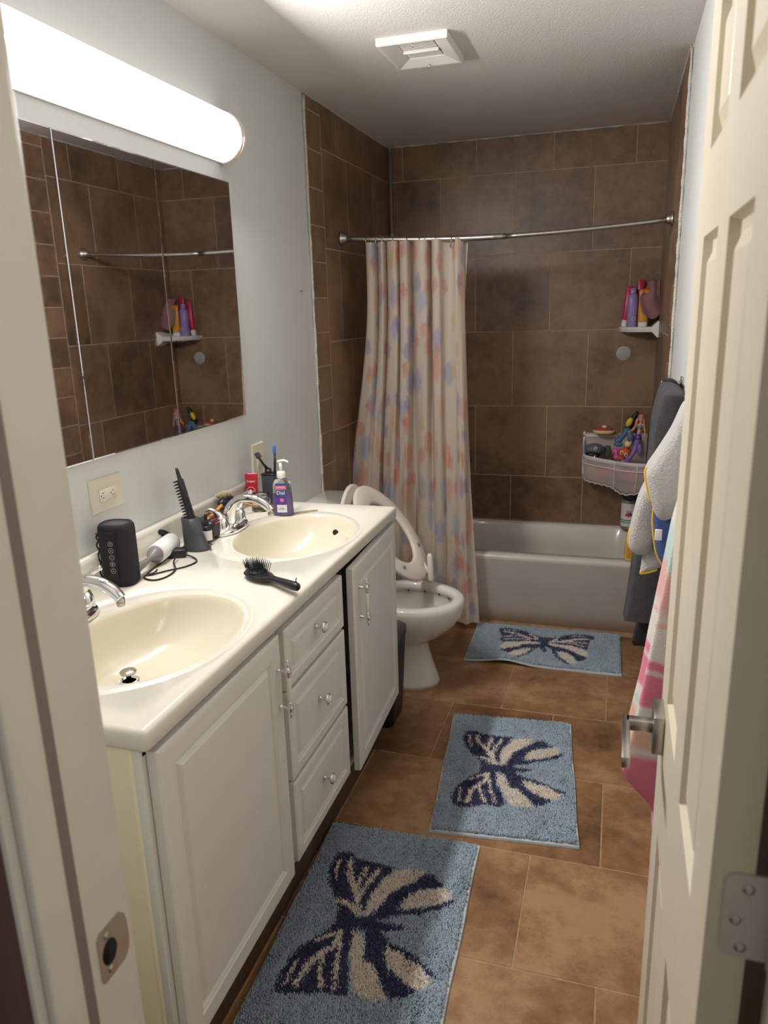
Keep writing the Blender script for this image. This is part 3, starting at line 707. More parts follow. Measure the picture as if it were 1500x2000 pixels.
def curtain():
    nu, nv = 240, 90; vs = []; uv = []
    # fold centres at the top as (x, depth) control polyline along the cloth
    top = [(0.128, .012), (0.140, -.02), (0.172, -.022), (0.186, .02), (0.190, -.004), (0.218, -.02), (0.230, .03), (0.236, -.008), (0.262, -.024), (0.285, -.022), (0.288, .022), (0.300, -.018), (0.335, -.022), (0.345, .03), (0.362, -.006), (0.385, -.024), (0.425, -.02), (0.432, .03), (0.452, -.018), (0.482, -.024), (0.498, .004), (0.53, .012), (0.552, .002), (0.556, -.016), (0.572, -.012), (0.590, .01)]
    bot = [(0.004, .02), (.03, -.005), (.08, -.02), (.11, -.02), (.125, -.012), (.145, .0), (.158, .055), (.162, .0), (.20, -.035), (.235, -.045), (.25, -.04), (.27, -.045), (.305, -.05), (.335, -.02), (.345, .03), (.362, -.01), (.41, -.045), (.44, -.05), (.47, -.045), (.505, -.02), (.515, .0), (.55, -.015), (.59, -.03), (.62, -.03), (.645, -.015), (.668, .01)]
    bot_ = [(0.004, .02), (0.045, -.01), (0.09, -.03), (0.135, .0), (0.152, .03), (0.17, .05), (0.182, -.02), (0.22, -.045), (0.262, -.05), (0.29, -.02), (0.315, -.04), (0.345, -.04), (0.378, .02), (0.400, -.02), (0.43, -.045), (0.465, -.04), (0.488, -.01), (0.505, .015), (0.528, -.02), (0.56, -.03), (0.585, .0), (0.61, .02), (0.625, -.01), (0.64, -.03), (0.655, -.02), (0.672, .0)]
    T = spline([(a, b, 0) for a, b in top], 10); B = spline([(a, b, 0) for a, b in bot], 10)
    n = len(T)
    for j in range(nv + 1):
        v = j / nv; z = 1.888 - (1.888 - 0.045) * v
        pass
        for i in range(n):
            kl = min(1, max(0, (v - 0.10) / 0.60)); kl = kl * kl * (3 - 2 * kl); kr = v ** 1.7; s_ = min(1, i / n * 1.5); p = T[i].lerp(B[i], kl * (1 - s_) + kr * s_)
            y = 3.49 + p.y * (1 - 0.1 * v) + 0.006 * math.sin(i * 0.37 + v * 7) * v
            x = p.x + 0.004 * math.sin(v * 9 + i * 0.2) * v
            if z < 0.42: y += 0.0
            zz = z - (rodp(p.x)[2] - 1.9) * 0 + (0.006 * math.sin(i * 0.3) if j == nv else 0)
            # flare on the lower left
            vs.append((max(x, 0.014), y, zz)); uv.append((i / n * 1.75, (1 - v) * 1.84))
    vs = [(x_, 3.49 + (y_ - 3.49) * 1.3, z_) for x_, y_, z_ in vs]
    fs = [(j * n + i, j * n + i + 1, (j + 1) * n + i + 1, (j + 1) * n + i) for j in range(nv) for i in range(n - 1)]
    me = bpy.data.meshes.new('shower_curtain'); off = Vector((0.36, 3.49, 1.888))
    me.from_pydata([tuple(Vector(v) - off) for v in vs], [], fs)
    ul = me.uv_layers.new(name='UVMap')
    for p in me.polygons:
        p.use_smooth = True
        for li in p.loop_indices: ul.data[li].uv = uv[me.loops[li].vertex_index]
    me.materials.append(M['curtain'])
    o = bpy.data.objects.new('shower_curtain', me); COL.objects.link(o); o.location = off
    setp(o, 'translucent shower curtain printed with coral, lilac and orange motifs, gathered at the left', 'shower curtain')
curtain()
ln = MB(); rings = []
for j in range(40):
    v = j / 39; z = 1.882 - 1.42 * v; w = max(0.4, 1 - 0.45 * v)
    rings.append([(0.50 + (0.105 - 0.02 * min(1, v * 3) - 0.02 * v) * (i / 12), 3.525 + 0.006 * math.sin(i * 1.5), z) for i in range(13)])
ln.loft(rings, 0, False, False, True, closed=False)
lno = obj('shower_liner', ln, 'liner', loc=(0.55, 3.525, 1.88), label='pale clear shower liner peeking out at the right edge behind the curtain', cat='shower liner')
for x in (0.560, 0.577): obj('grommet', MB().torus((x, 3.522, 1.862), 0.006, 0.002, 'y', 16, 6), 'nickel', lno)
po = thing('corner_pole', (0.030, YB - 0.026, zr), 'grey metal tension pole in the back left corner of the tub alcove', 'pole')
obj('tube', MB().tube([(0.030, YB - 0.026, zr + 0.004), (0.030, YB - 0.026, H - 0.004)], 0.0085, 14), 'steel', po)
obj('collar', MB().lathe([(0.011, -0.012), (0.0125, -0.008), (0.0125, 0.008), (0.011, 0.012)], (0.030, YB - 0.026, 1.99), 'z', 16), 'steel', po)
obj('end_cap', MB().lathe([(0.016, -0.012), (0.018, 0.0)], (0.030, YB - 0.026, H - 0.002), 'z', 16), 'steel', po)

# ------------------------------------------------------------------ toilet
tl = thing('toilet', (0.3, 2.9, 0), 'white toilet with raised seat, between the vanity and the tub', 'toilet')
def el(cx, cy, ax, ay, z, n=40, p=1.0): return [(cx + ax * math.copysign(abs(math.cos(a)) ** p, math.cos(a)), cy + ay * math.copysign(abs(math.sin(a)) ** p, math.sin(a)), z) for a in [2 * PI * i / n for i in range(n)]]
yc = 2.90; bw = MB()
bw.loft([el(.42, yc, .180, .112, 0), el(.42, yc, .177, .111, .02), el(.41, yc, .158, .104, .10), el(.40, yc, .146, .099, .19), el(.405, yc, .152, .106, .205), el(.43, yc, .190, .140, .24), el(.452, yc, .220, .174, .29), el(.466, yc, .233, .188, .335), el(.470, yc, .238, .192, .375), el(.470, yc, .236, .190, .395), el(.470, yc, .228, .182, .402),
         el(.470, yc, .200, .152, .403), el(.470, yc, .188, .142, .397), el(.470, yc, .186, .140, .372), el(.470, yc, .196, .150, .362), el(.465, yc, .170, .128, .30), el(.455, yc, .125, .095, .23), el(.45, yc, .08, .065, .19)])
bw.box(0.03, 0.30, yc - 0.1, yc + 0.1, 0.0, 0.36, bev=0.03, seg=4)
bo = obj('bowl', bw, 'porcelain', tl)
obj('water', MB().lathe([(0.0005, 0.0), (0.100, 0.0)], (0.455, yc, 0.235), 'z', 30, sx=1.2, sy=0.95), 'water', bo)
for a in (0.6, 1.0, 1.4, 1.8, 2.2, 2.6):
    obj('rim_hole', MB().ball((.47 + .1865 * math.cos(a), yc + .1405 * math.sin(a), .367), 0.004), 'dark', bo)
tk = MB(); tk.loft([rr(0.012, 0.19, 2.70, 3.10, 0.03, 0.37), rr(0.012, 0.195, 2.69, 3.11, 0.03, 0.5), rr(0.012, 0.20, 2.685, 3.115, 0.03, 0.755)], 0)
obj('tank', tk, 'porcelain', tl)
obj('tank_lid', MB().loft([rr(0.004, 0.207, 2.675, 3.135, 0.02, 0.755), rr(0.002, 0.213, 2.67, 3.14, 0.02, 0.76), rr(0.002, 0.213, 2.67, 3.14, 0.02, 0.78), rr(0.006, 0.208, 2.675, 3.135, 0.02, 0.79)]), 'porcelain', tl)
def oval_plate(C, ex, ey, n_, ax, ay, th, inner=None):
    """plate in plane ex(long) ey(across); C = centre"""
    ex, ey, n_ = Vector(ex).normalized(), Vector(ey).normalized(), Vector(n_).normalized()
    def R(k, t, kx=None):
        kx = k if kx is None else kx
        return [Vector(C) + ex * (ax * kx * math.cos(a)) + ey * (ay * k * math.sin(a)) + n_ * t for a in [2 * PI * i / 48 for i in range(48)]]
    mb = MB()
    if inner is None: mb.loft([R(.96, -th / 2), R(1, -th * .3), R(1, th * .3), R(.96, th / 2), R(0.5, th / 2)])
    else:
        k = inner
        mb.loft([R(.97, -th / 2), R(1, -th * .2), R(1, th * .2), R(.95, th / 2), R(k + .05, th / 2), R(k, th * .2), R(k, -th * .2), R(k + .03, -th / 2), R(.97, -th / 2)], 0, False, False)
    return mb
obj('lid', oval_plate((0.232, 2.885, 0.655), (-0.03, 0, 1), (0, 1, 0), (1, 0, 0.03), 0.225, 0.178, 0.018), 'seat', tl)
C = Vector((0.378, 2.955, 0.655)); ex = Vector((-0.29, -0.06, 0.41)).normalized(); ey = Vector((0.12, 1, 0.08)); ey = (ey - ex * ey.dot(ex)).normalized(); nn = ey.cross(ex).normalized()
if nn.x < 0: nn = -nn
sr = obj('seat_ring', oval_plate(C, ex, ey, nn, 0.245, 0.175, 0.022, 0.62), 'seat', tl)
hb = C - ex * 0.235
obj('hinge_bar', MB().tube([(0.540, 3.0, 0.430), (0.541, 3.0, 0.445), (0.537, 3.0, 0.548), (0.536, 3.0, 0.560)], [0.011, 0.0135, 0.0125, 0.007], 16).tube([(0.538, 3.0, 0.462), tuple(C - ex * 0.19 + ey * 0.06)], [0.011, 0.009], 12), 'seat', tl)
for a, b in ((-0.8, 0.75), (0.75, 0.7)):
    obj('bumper', MB().ball(C + ex * 0.245 * .8 * math.cos(2.3) + ey * 0.175 * .8 * math.copysign(math.sin(2.3), a) + nn * 0.012, 0.008), 'grey', sr)
# waste bin between vanity and toilet
wbn = thing('waste_bin', (0.44, 2.575, 0), 'slim black waste bin on the floor between the vanity and the toilet', 'waste bin')
obj('body', MB().loft([rr(0.36, 0.500, 2.49, 2.66, 0.03, 0.0), rr(0.357, 0.506, 2.487, 2.663, 0.03, 0.05), rr(0.345, 0.520, 2.48, 2.67, 0.03, 0.345)]), 'black', wbn)
obj('lid', MB().loft([rr(0.342, 0.523, 2.477, 2.673, 0.03, 0.345), rr(0.342, 0.523, 2.477, 2.673, 0.03, 0.375), rr(0.352, 0.513, 2.487, 2.663, 0.03, 0.385)]), 'charcoal', wbn)

# ------------------------------------------------------------------ bath mats with butterfly
NV = [[(0.118, 0.766), (0.146, 0.816), (0.213, 0.833), (0.265, 0.803), (0.363, 0.794), (0.44, 0.789), (0.497, 0.794), (0.521, 0.785), (0.481, 0.731), (0.447, 0.674), (0.433, 0.609), (0.42, 0.541), (0.404, 0.517), (0.368, 0.521), (0.316, 0.546), (0.264, 0.562), (0.212, 0.609), (0.152, 0.668), (0.118, 0.732)], [(0.704, 0.774), (0.76, 0.784), (0.814, 0.751), (0.845, 0.732), (0.722, 0.699), (0.636, 0.649), (0.627, 0.607), (0.614, 0.585), (0.756, 0.609), (0.836, 0.647), (0.918, 0.68), (0.921, 0.66), (0.808, 0.603), (0.685, 0.572), (0.597, 0.553), (0.51, 0.515), (0.44, 0.508), (0.516, 0.596), (0.531, 0.649), (0.567, 0.669), (0.667, 0.732)], [(0.283, 0.553), (0.367, 0.531), (0.457, 0.525), (0.546, 0.517), (0.685, 0.519), (0.689, 0.505), (0.616, 0.485), (0.547, 0.475), (0.46, 0.471), (0.39, 0.464), (0.286, 0.443), (0.294, 0.494)], [(0.276, 0.453), (0.337, 0.464), (0.407, 0.471), (0.428, 0.43), (0.433, 0.366), (0.462, 0.306), (0.49, 0.249), (0.508, 0.222), (0.461, 0.2), (0.363, 0.202), (0.234, 0.176), (0.169, 0.169), (0.128, 0.186), (0.116, 0.235), (0.131, 0.299), (0.158, 0.347), (0.205, 0.389), (0.245, 0.421)], [(0.459, 0.49), (0.547, 0.48), (0.634, 0.441), (0.76, 0.417), (0.841, 0.376), (0.913, 0.357), (0.932, 0.342), (0.88, 0.342), (0.801, 0.378), (0.702, 0.406), (0.609, 0.425), (0.627, 0.376), (0.66, 0.344), (0.758, 0.302), (0.825, 0.28), (0.78, 0.246), (0.717, 0.227), (0.685, 0.253), (0.636, 0.298), (0.594, 0.333), (0.527, 0.348), (0.507, 0.401), (0.487, 0.455)]]
CR = [[(0.601, 0.792), (0.704, 0.79), (0.667, 0.748), (0.567, 0.674), (0.532, 0.639), (0.507, 0.585), (0.474, 0.531), (0.438, 0.533), (0.436, 0.63), (0.465, 0.697), (0.518, 0.757)], [(0.636, 0.649), (0.685, 0.68), (0.776, 0.709), (0.858, 0.728), (0.901, 0.7), (0.895, 0.673), (0.81, 0.639), (0.721, 0.61), (0.641, 0.598), (0.63, 0.622)], [(0.422, 0.458), (0.461, 0.452), (0.508, 0.391), (0.523, 0.348), (0.594, 0.337), (0.636, 0.29), (0.697, 0.229), (0.637, 0.211), (0.573, 0.216), (0.515, 0.243), (0.483, 0.3), (0.46, 0.341), (0.427, 0.383)], [(0.609, 0.42), (0.702, 0.406), (0.801, 0.381), (0.88, 0.341), (0.899, 0.321), (0.878, 0.298), (0.837, 0.277), (0.75, 0.306), (0.677, 0.337), (0.635, 0.373)]]
ST = [([(0.175, 0.777), (0.171, 0.725), (0.198, 0.678)], 9), ([(0.238, 0.783), (0.255, 0.722), (0.308, 0.666), (0.35, 0.622), (0.381, 0.573), (0.411, 0.535)], 16), ([(0.351, 0.77), (0.346, 0.713), (0.336, 0.663), (0.359, 0.623)], 13), ([(0.432, 0.76), (0.399, 0.696), (0.381, 0.635), (0.38, 0.583)], 12), ([(0.261, 0.582), (0.327, 0.573), (0.393, 0.538)], 14), ([(0.239, 0.392), (0.305, 0.432), (0.357, 0.447)], 12), ([(0.357, 0.437), (0.345, 0.384), (0.297, 0.347), (0.247, 0.297), (0.229, 0.213)], 15), ([(0.307, 0.335), (0.326, 0.275), (0.357, 0.222)], 10), ([(0.374, 0.396), (0.395, 0.308), (0.43, 0.226)], 10), ([(0.173, 0.303), (0.171, 0.207)], 9)]
def inpoly(px, py, poly):
    ins = np.zeros(px.shape, bool); n = len(poly)
    for i in range(n):
        x0, y0 = poly[i]; x1, y1 = poly[(i + 1) % n]
        c = ((y0 > py) != (y1 > py)); 
        with np.errstate(divide='ignore', invalid='ignore'):
            xi = (x1 - x0) * (py - y0) / (y1 - y0) + x0
        ins ^= c & (px < xi)
    return ins
def pattern(u, v, rng):
    """u: across (head 0 -> tails 1), v: along the mat; returns linear rgb"""
    j = 0.007; uu = u + rng.normal(0, j, u.shape); vv = v + rng.normal(0, j * 0.7, v.shape)
    base = np.array(rgb(160, 176, 188)[:3]); navy = np.array(rgb(34, 36, 78)[:3]); cream = np.array(rgb(222, 210, 196)[:3])
    col = np.tile(base, (len(u), 1))
    nav = np.zeros(u.shape, bool)
    for P in NV: nav |= inpoly(uu, vv, P)
    col[nav] = navy
    cr_ = np.zeros(u.shape, bool)
    for P in CR: cr_ |= inpoly(uu, vv, P)
    for pts, w in ST:
        r = w * 0.00105
        for a, b in zip(pts[:-1], pts[1:]):
            ax, ay = a; bx, by = b; dx, dy = bx - ax, (by - ay) * 1.55
            px, py = uu - ax, (vv - ay) * 1.55; t = np.clip((px * dx + py * dy) / (dx * dx + dy * dy), 0, 1)
            cr_ |= np.hypot(px - t * dx, py - t * dy) < r
    col[cr_] = cream
    return col
def bath_mat(Cx, Cy, rot, hw, hl, label, curl=None, seed=1):
    """hw: half width (u axis), hl: half length (v axis); rot: direction of the u axis"""
    rng = np.random.default_rng(seed); c, s = math.cos(rot), math.sin(rot)
    t = thing('bath_mat', (Cx, Cy, 0), label, 'bath mat')
    def lift(a, b):
        z = 0.0 * a
        if curl: z = curl(a, b)
        return z
    # backing
    nx, ny = 24, 36; vs = []; fs = []
    for k, zz in ((0, 0.001), (1, 0.008)):
        for j in range(ny + 1):
            for i in range(nx + 1):
                a = (i / nx * 2 - 1) * hw; b = (j / ny * 2 - 1) * hl
                wob = 1 + 0.006 * math.sin(b * 17 + seed)
                if k: a *= 0.993; b *= 0.995
                L = float(lift(np.array(a / hw), np.array(b / hl)))
                vs.append((Cx + c * a * wob - s * b, Cy + s * a * wob + c * b, zz + L))
    m = (nx + 1) * (ny + 1)
    for k in (0, 1):
        for j in range(ny):
            for i in range(nx):
                o = k * m + j * (nx + 1) + i; f = (o, o + 1, o + nx + 2, o + nx + 1); fs.append(f if k else f[::-1])
    rim = [i for i in range(nx)] + [j * (nx + 1) + nx for j in range(ny)] + [ny * (nx + 1) + i for i in range(nx, 0, -1)] + [j * (nx + 1) for j in range(ny, 0, -1)]
    for a, b in zip(rim, rim[1:] + rim[:1]): fs.append((a, b, b + m, a + m))
    mb = MB().add(vs, fs, 0, False); obj('hem', mb, 'matedge', t, label='pale bound edge of the mat')
    # tufts
    n = int(hw * hl * 4 * 130000)
    a = rng.uniform(-1, 1, n) * 0.962; b = rng.uniform(-1, 1, n) * 0.976
    u = (a + 1) / 2; v = (b + 1) / 2
    col = pattern(u, v, rng)
    col = col * (rng.normal(1.0, 0.13, n)[:, None]).clip(0.55, 1.4)
    lo = np.array([mn.noise((x * 5, y * 5, seed)) for x, y in zip(a[:: 1], b[:: 1])])
    ang = rng.uniform(0, 2 * PI, n) * 0.55 + lo * 5; lean = rng.uniform(0.001, 0.008, n); hgt = rng.uniform(0.010, 0.016, n)
    al = a * hw; bl = b * hl; z0 = 0.006 + (lift(a, b) if curl else 0)
    wx = Cx + c * al - s * bl; wy = Cy + s * al + c * bl
    P = np.stack([wx, wy, z0 + 0 * wx], 1); r = 0.0019
    tip = P + np.stack([np.cos(ang) * lean, np.sin(ang) * lean, hgt], 1)
    mid = P * 0.45 + tip * 0.55; mid[:, 2] += 0.002
    V = np.zeros((n, 7, 3)); ph = rng.uniform(0, 2 * PI, n)
    for k in range(3):
        d = np.stack([np.cos(ph + k * 2 * PI / 3), np.sin(ph + k * 2 * PI / 3), 0 * ph], 1)
        V[:, k] = P + d * r; V[:, 3 + k] = mid + d * r * 1.15
    V[:, 6] = tip
    off = np.array(t.location); V = (V - off).reshape(-1, 3)
    base = np.arange(n)[:, None] * 7
    q = np.concatenate([base + np.array([[k, (k + 1) % 3, 3 + (k + 1) % 3, 3 + k]]) for k in range(3)], 0)
    tr = np.concatenate([base + np.array([[3 + k, 3 + (k + 1) % 3, 6]]) for k in range(3)], 0)
    me = bpy.data.meshes.new('pile'); me.vertices.add(len(V)); me.vertices.foreach_set('co', V.ravel())
    nl = q.size + tr.size; me.loops.add(nl); me.loops.foreach_set('vertex_index', np.concatenate([q.ravel(), tr.ravel()]).astype(np.int32))
    me.polygons.add(len(q) + len(tr))
    ls = np.concatenate([np.arange(len(q)) * 4, q.size + np.arange(len(tr)) * 3]).astype(np.int32)
    me.polygons.foreach_set('loop_start', ls)
    me.polygons.foreach_set('use_smooth', np.ones(len(ls), bool))
    me.update(calc_edges=True); me.validate()
    at = me.color_attributes.new('tuft', 'FLOAT_COLOR', 'POINT')
    cc = np.ones((n, 7, 4)); cc[:, :, :3] = col[:, None, :]
    at.data.foreach_set('color', cc.ravel().astype(np.float32))
    me.materials.append(M['pile'])
    o = bpy.data.objects.new('pile', me); COL.objects.link(o); o.parent = t; o['kind'] = 'stuff'
bath_mat(0.727, 1.53, math.radians(2), 0.236, 0.378, 'blue shag bath mat with navy butterfly, nearest the doorway beside the vanity doors', seed=1)
bath_mat(0.977, 2.312, math.radians(5.5), 0.229, 0.352, 'blue shag bath mat with navy butterfly, middle one on the floor', seed=2)
def curl3(a, b):
    # a along u (head->tails), b along v; the left rear stretch of the near edge lifts a little
    return 0.022 * np.exp(-((b + 0.45) / 0.28) ** 2) * np.clip(a, 0, 1) ** 2
bath_mat(1.006, 3.352, math.radians(-89), 0.212, 0.352, 'blue shag bath mat with navy butterfly, farthest, lying against the bathtub', curl=curl3, seed=3)

# ------------------------------------------------------------------ things on the counter
ZC = 0.918
def rot_about(c, ang, axis='Z'):
    return Matrix.Translation(c) @ Matrix.Rotation(ang, 4, axis) @ Matrix.Translation(-Vector(c))
# bluetooth speaker
spk = thing('speaker', (0.072, 1.548, ZC), 'upright black rounded speaker with round buttons, on the counter behind the near basin', 'speaker')
def sse(cx, cy, ax, ay, z, rot=0.0, p=0.72, n=48):
    out = []
    for i in range(n):
        a = 2 * PI * i / n; x = ax * math.copysign(abs(math.cos(a)) ** p, math.cos(a)); y = ay * math.copysign(abs(math.sin(a)) ** p, math.sin(a))
        out.append((cx + x * math.cos(rot) - y * math.sin(rot), cy + x * math.sin(rot) + y * math.cos(rot), z))
    return out
sr_ = math.radians(8); sx_, sy_ = 0.044, 0.038
obj('body', MB().loft([sse(.072, 1.548, sx_ * .86, sy_ * .86, ZC, sr_), sse(.072, 1.548, sx_ * .97, sy_ * .97, ZC + .006, sr_), sse(.072, 1.548, sx_, sy_, ZC + .018, sr_), sse(.072, 1.548, sx_, sy_, ZC + .145, sr_), sse(.072, 1.548, sx_ * .97, sy_ * .97, ZC + .157, sr_), sse(.072, 1.548, sx_ * .86, sy_ * .86, ZC + .164, sr_), sse(.072, 1.548, sx_ * .78, sy_ * .78, ZC + .1645, sr_), sse(.072, 1.548, sx_ * .74, sy_ * .74, ZC + .160, sr_)]), 'blackfab', spk)
obj('top_cap', MB().loft([sse(.072, 1.548, sx_ * .72, sy_ * .72, ZC + .160, sr_), sse(.072, 1.548, sx_ * .66, sy_ * .66, ZC + .162, sr_), sse(.072, 1.548, sx_ * .3, sy_ * .3, ZC + .1625, sr_)]), 'charcoal', spk)
fx = Vector((math.cos(sr_), math.sin(sr_), 0)); fy = Vector((-math.sin(sr_), math.cos(sr_), 0)); sc0 = Vector((.072, 1.548, 0))
strip = MB(); F0 = sc0 - fy * (sy_ + 0.0005) + fx * 0.002
strip.box(-0.0125, 0.0125, -0.003, 0.0012, ZC + 0.02, ZC + 0.148, bev=0.0012, mtx=frame(F0, fx, (0, 0, 1)) @ Matrix.Rotation(PI / 2, 4, 'X') @ Matrix.Rotation(PI, 4, 'Y') if False else Matrix.Translation(F0) @ Matrix.Rotation(sr_, 4, 'Z'))
cs = obj('control_strip', strip, 'rubber', spk)
for i in range(5):
    z = ZC + 0.118 - 0.0178 * i; c = F0 - fy * 0.0032 + Vector((0, 0, z)); fm = frame(c, fx, (0, 0, 1))
    b = MB().torus((0, 0, 0), 0.0062, 0.0006, 'z', 22, 6); b.v = [tuple(fm @ Vector(v)) for v in b.v]
    bt = obj('button', b, 'greyicon', spk)
    g = MB()
    if i == 0: g.torus((0, 0, 0), 0.0026, 0.0005, 'z', 14, 5).box(-.0004, .0004, 0.0005, .0035, -.0004, .0004)
    elif i == 1: g.box(-.0028, .0028, -.0004, .0004, -.0004, .0004).box(-.0004, .0004, -.0028, .0028, -.0004, .0004)
    elif i == 2: g.box(-.0004, .0004, -.0028, .0028, -.0004, .0004)
    elif i == 3: g.box(-.0022, .0022, -.0022, .0022, -.0004, .0004).box(-.0012, .0012, .0026, .0032, -.0004, .0004)
    else: g.lathe([(.0026, 0), (.0001, .0006)], (0, 0, 0), 'z', 3)
    g.v = [tuple(fm @ Vector(v)) for v in g.v]
    obj('button_symbol', g, 'greyicon', bt)
pts = []
for i in range(60):
    t = i / 59; z = ZC + 0.012 + 0.12 * math.sin(t * PI); pts.append((0.024 - 0.006 * math.sin(t * PI) + 0.002 * math.sin(t * 60), 1.528 + 0.026 * t + 0.003 * math.cos(t * 60), z * 1.0))
obj('lanyard', MB().tube(pts, 0.0022, 8), 'rubber', spk)
# lint roller
lr = thing('lint_roller', (0.055, 1.74, ZC), 'white lint roller with grey handle lying behind the black speaker', 'lint roller')
A = Vector((0.076, 1.695, ZC + 0.030)); B = Vector((0.052, 1.812, ZC + 0.028)); D = (B - A).normalized()
q = D.to_track_quat('Z', 'Y').to_matrix().to_4x4(); q.translation = A; L = (B - A).length
def lat(prof, seg=28): 
    m = MB().lathe(prof, (0, 0, 0), 'z', seg); m.v = [tuple(q @ Vector(v)) for v in m.v]; return m
obj('paper_roll', lat([(0.024, 0), (0.0275, 0.001), (0.0275, L - 0.001), (0.024, L)]), 'label', lr)
obj('handle', lat([(0.0235, 0.003), (0.023, -0.004), (0.016, -0.02), (0.0085, -0.034), (0.0075, -0.05), (0.010, -0.085), (0.012, -0.12), (0.009, -0.14), (0.0005, -0.143)]), 'grey', lr)
# small black clip
cl = MB().tube(spline([(0.012, 1.795, ZC + 0.062), (0.022, 1.812, ZC + 0.056), (0.034, 1.835, ZC + 0.036), (0.04, 1.85, ZC + 0.022)], 5), [0.004] + [0.009] * 5 + [0.0105] * 5 + [0.008] * 5, 10)
obj('hair_clip', cl, 'black', loc=(0.03, 1.83, ZC), label='small black claw clip standing against the backsplash behind the lint roller', cat='hair clip')
# charger brick with cable
pa = thing('power_adapter', (0.09, 1.775, ZC), 'small black power adapter with looped black cable, in front of the lint roller', 'power adapter')
mt = Matrix.Translation((0.095, 1.772, ZC + 0.012)) @ Matrix.Rotation(math.radians(25), 4, 'Z')
obj('brick', MB().box(-0.026, 0.026, -0.018, 0.018, -0.012, 0.012, bev=0.003, mtx=mt), 'black', pa)
c1 = spline([(0.115, 1.770, ZC + .010), (0.150, 1.765, ZC + .004), (0.178, 1.735, ZC + .003), (0.170, 1.69, ZC + .003), (0.140, 1.65, ZC + .003), (0.118, 1.615, ZC + .003), (0.103, 1.60, ZC + .003), (0.120, 1.580, ZC + .003), (0.150, 1.578, ZC + .003), (0.165, 1.61, ZC + .003), (0.158, 1.66, ZC + .004), (0.128, 1.70, ZC + .010), (0.112, 1.745, ZC + .014)], 7)
obj('cable', MB().tube(c1, 0.0022, 8), 'rubber', pa)
c2 = spline([(0.085, 1.76, ZC + .012), (0.088, 1.70, ZC + .004), (0.092, 1.65, ZC + .003), (0.102, 1.612, ZC + .003), (0.118, 1.62, ZC + .006), (0.108, 1.65, ZC + .004)], 6)
obj('cable_tail', MB().tube(c2, 0.0019, 8), 'rubber', pa)
# styling brush standing in its cone
sb = thing('straightening_brush', (0.105, 1.850, ZC), 'tall black heated brush with bristles on one side, standing upright in a black cone stand', 'hairbrush')
bx, by = 0.112, 1.850
obj('stand', MB().loft([sse(bx, by, .043, .034, ZC, 0, .9), sse(bx, by, .043, .034, ZC + .006, 0, .9), sse(bx - .002, by, .036, .028, ZC + .014, 0, .9), sse(bx - .008, by, .030, .024, ZC + .05, 0, .9), sse(bx - .014, by, .026, .022, ZC + .095, 0, .9), sse(bx - .014, by, .022, .018, ZC + .096, 0, .9), sse(bx - .012, by, .018, .015, ZC + .06, 0, .9)]), 'charcoal', sb)
P0 = Vector((0.112, 1.850, ZC + 0.055)); P1 = Vector((0.076, 1.840, ZC + 0.245)); D = (P1 - P0).normalized()
sd = Vector((-1, -0.25, 0)); sd = (sd - D * sd.dot(D)).normalized(); wd = D.cross(sd).normalized()
rings = []
for t, w_, d_ in ((0, .014, .010), (.2, .017, .011), (.35, .016, .0105), (.6, .0155, .009), (.8, .015, .008), (.83, .008, .006), (.93, .0065, .005), (.99, .0045, .004), (1, .001, .001)):
    c = P0 + (P1 - P0) * t
    rings.append([c + wd * w_ * math.cos(a) + sd * d_ * math.sin(a) for a in [2 * PI * k / 20 for k in range(20)]])
body = obj('brush_body', MB().loft(rings), 'black', sb)
tm = MB()
for i in range(13):
    for k in (-1, 0, 1):
        c = P0 + (P1 - P0) * (0.24 + 0.56 * i / 12) + wd * k * 0.0065
        tm.tube([c + sd * 0.006, c + sd * 0.020 - D * 0.0005], [0.0024, 0.0013], 6)
obj('bristles', tm, 'rubber', sb, kind='stuff')
rb = MB()
for i in range(22):
    c = P0 + (P1 - P0) * (0.24 + 0.56 * i / 21)
    rb.tube([c + wd * 0.012 - sd * 0.0055 - D * .003, c - sd * 0.0108, c - wd * 0.012 - sd * 0.0055 + D * .003], 0.0008, 5)
obj('grip_ribs', rb, 'charcoal', sb, kind='stuff')
# dropper bottle
db = thing('dropper_bottle', (0.128, 1.917, ZC), 'small dark dropper bottle with white label, right of the upright black brush stand', 'bottle')
bx, by = 0.113, 1.912
obj('bottle_body', MB().lathe([(.012, 0), (.0145, .002), (.0145, .045), (.012, .051), (.007, .055)], (bx, by, ZC)), 'black', db)
obj('label_wrap', MB().lathe([(.0148, .010), (.0148, .040)], (bx, by, ZC), caps=False), 'label', db)
obj('dropper_cap', MB().lathe([(.0078, .054), (.0078, .066), (.005, .067), (.0045, .080), (.0055, .084), (.003, .089), (.0003, .090)], (bx, by, ZC)), 'rubber', db)
t_ = text_mesh('label_text', 'TONIC', 0.006, frame((bx + 0.004, by - 0.0152, ZC + 0.03), (1, 0.1, 0), (0, 0, 1)), 'charcoal', db) if False else None
# pouch, round brush
pc = thing('makeup_pouch', (0.07, 2.06, ZC), 'black pouch with red edging lying behind the far faucet', 'pouch')
mt = Matrix.Translation((0.072, 2.04, 0)) @ Matrix.Rotation(math.radians(4), 4, 'Z')
obj('pouch_body', MB().box(-0.036, 0.040, -0.105, 0.085, ZC + 0.001, ZC + 0.056, bev=0.014, seg=4, mtx=mt), 'black', pc)
for k in range(3):
    z = ZC + 0.046 + 0.0045 * k; xx = 0.040 - 0.006 * k
    obj('red_trim', MB().tube([tuple(mt @ Vector((xx, -0.088 + 0.176 * i / 20, z + 0.001 * math.sin(i)))) for i in range(21)], 0.0016, 8), 'red', pc)
rb_ = thing('round_brush', (0.05, 2.17, ZC + 0.05), 'oval black hairbrush with pale bristles and wooden handle, on the black pouch', 'hairbrush')
hc = Vector((0.048, 2.155, ZC + 0.066))
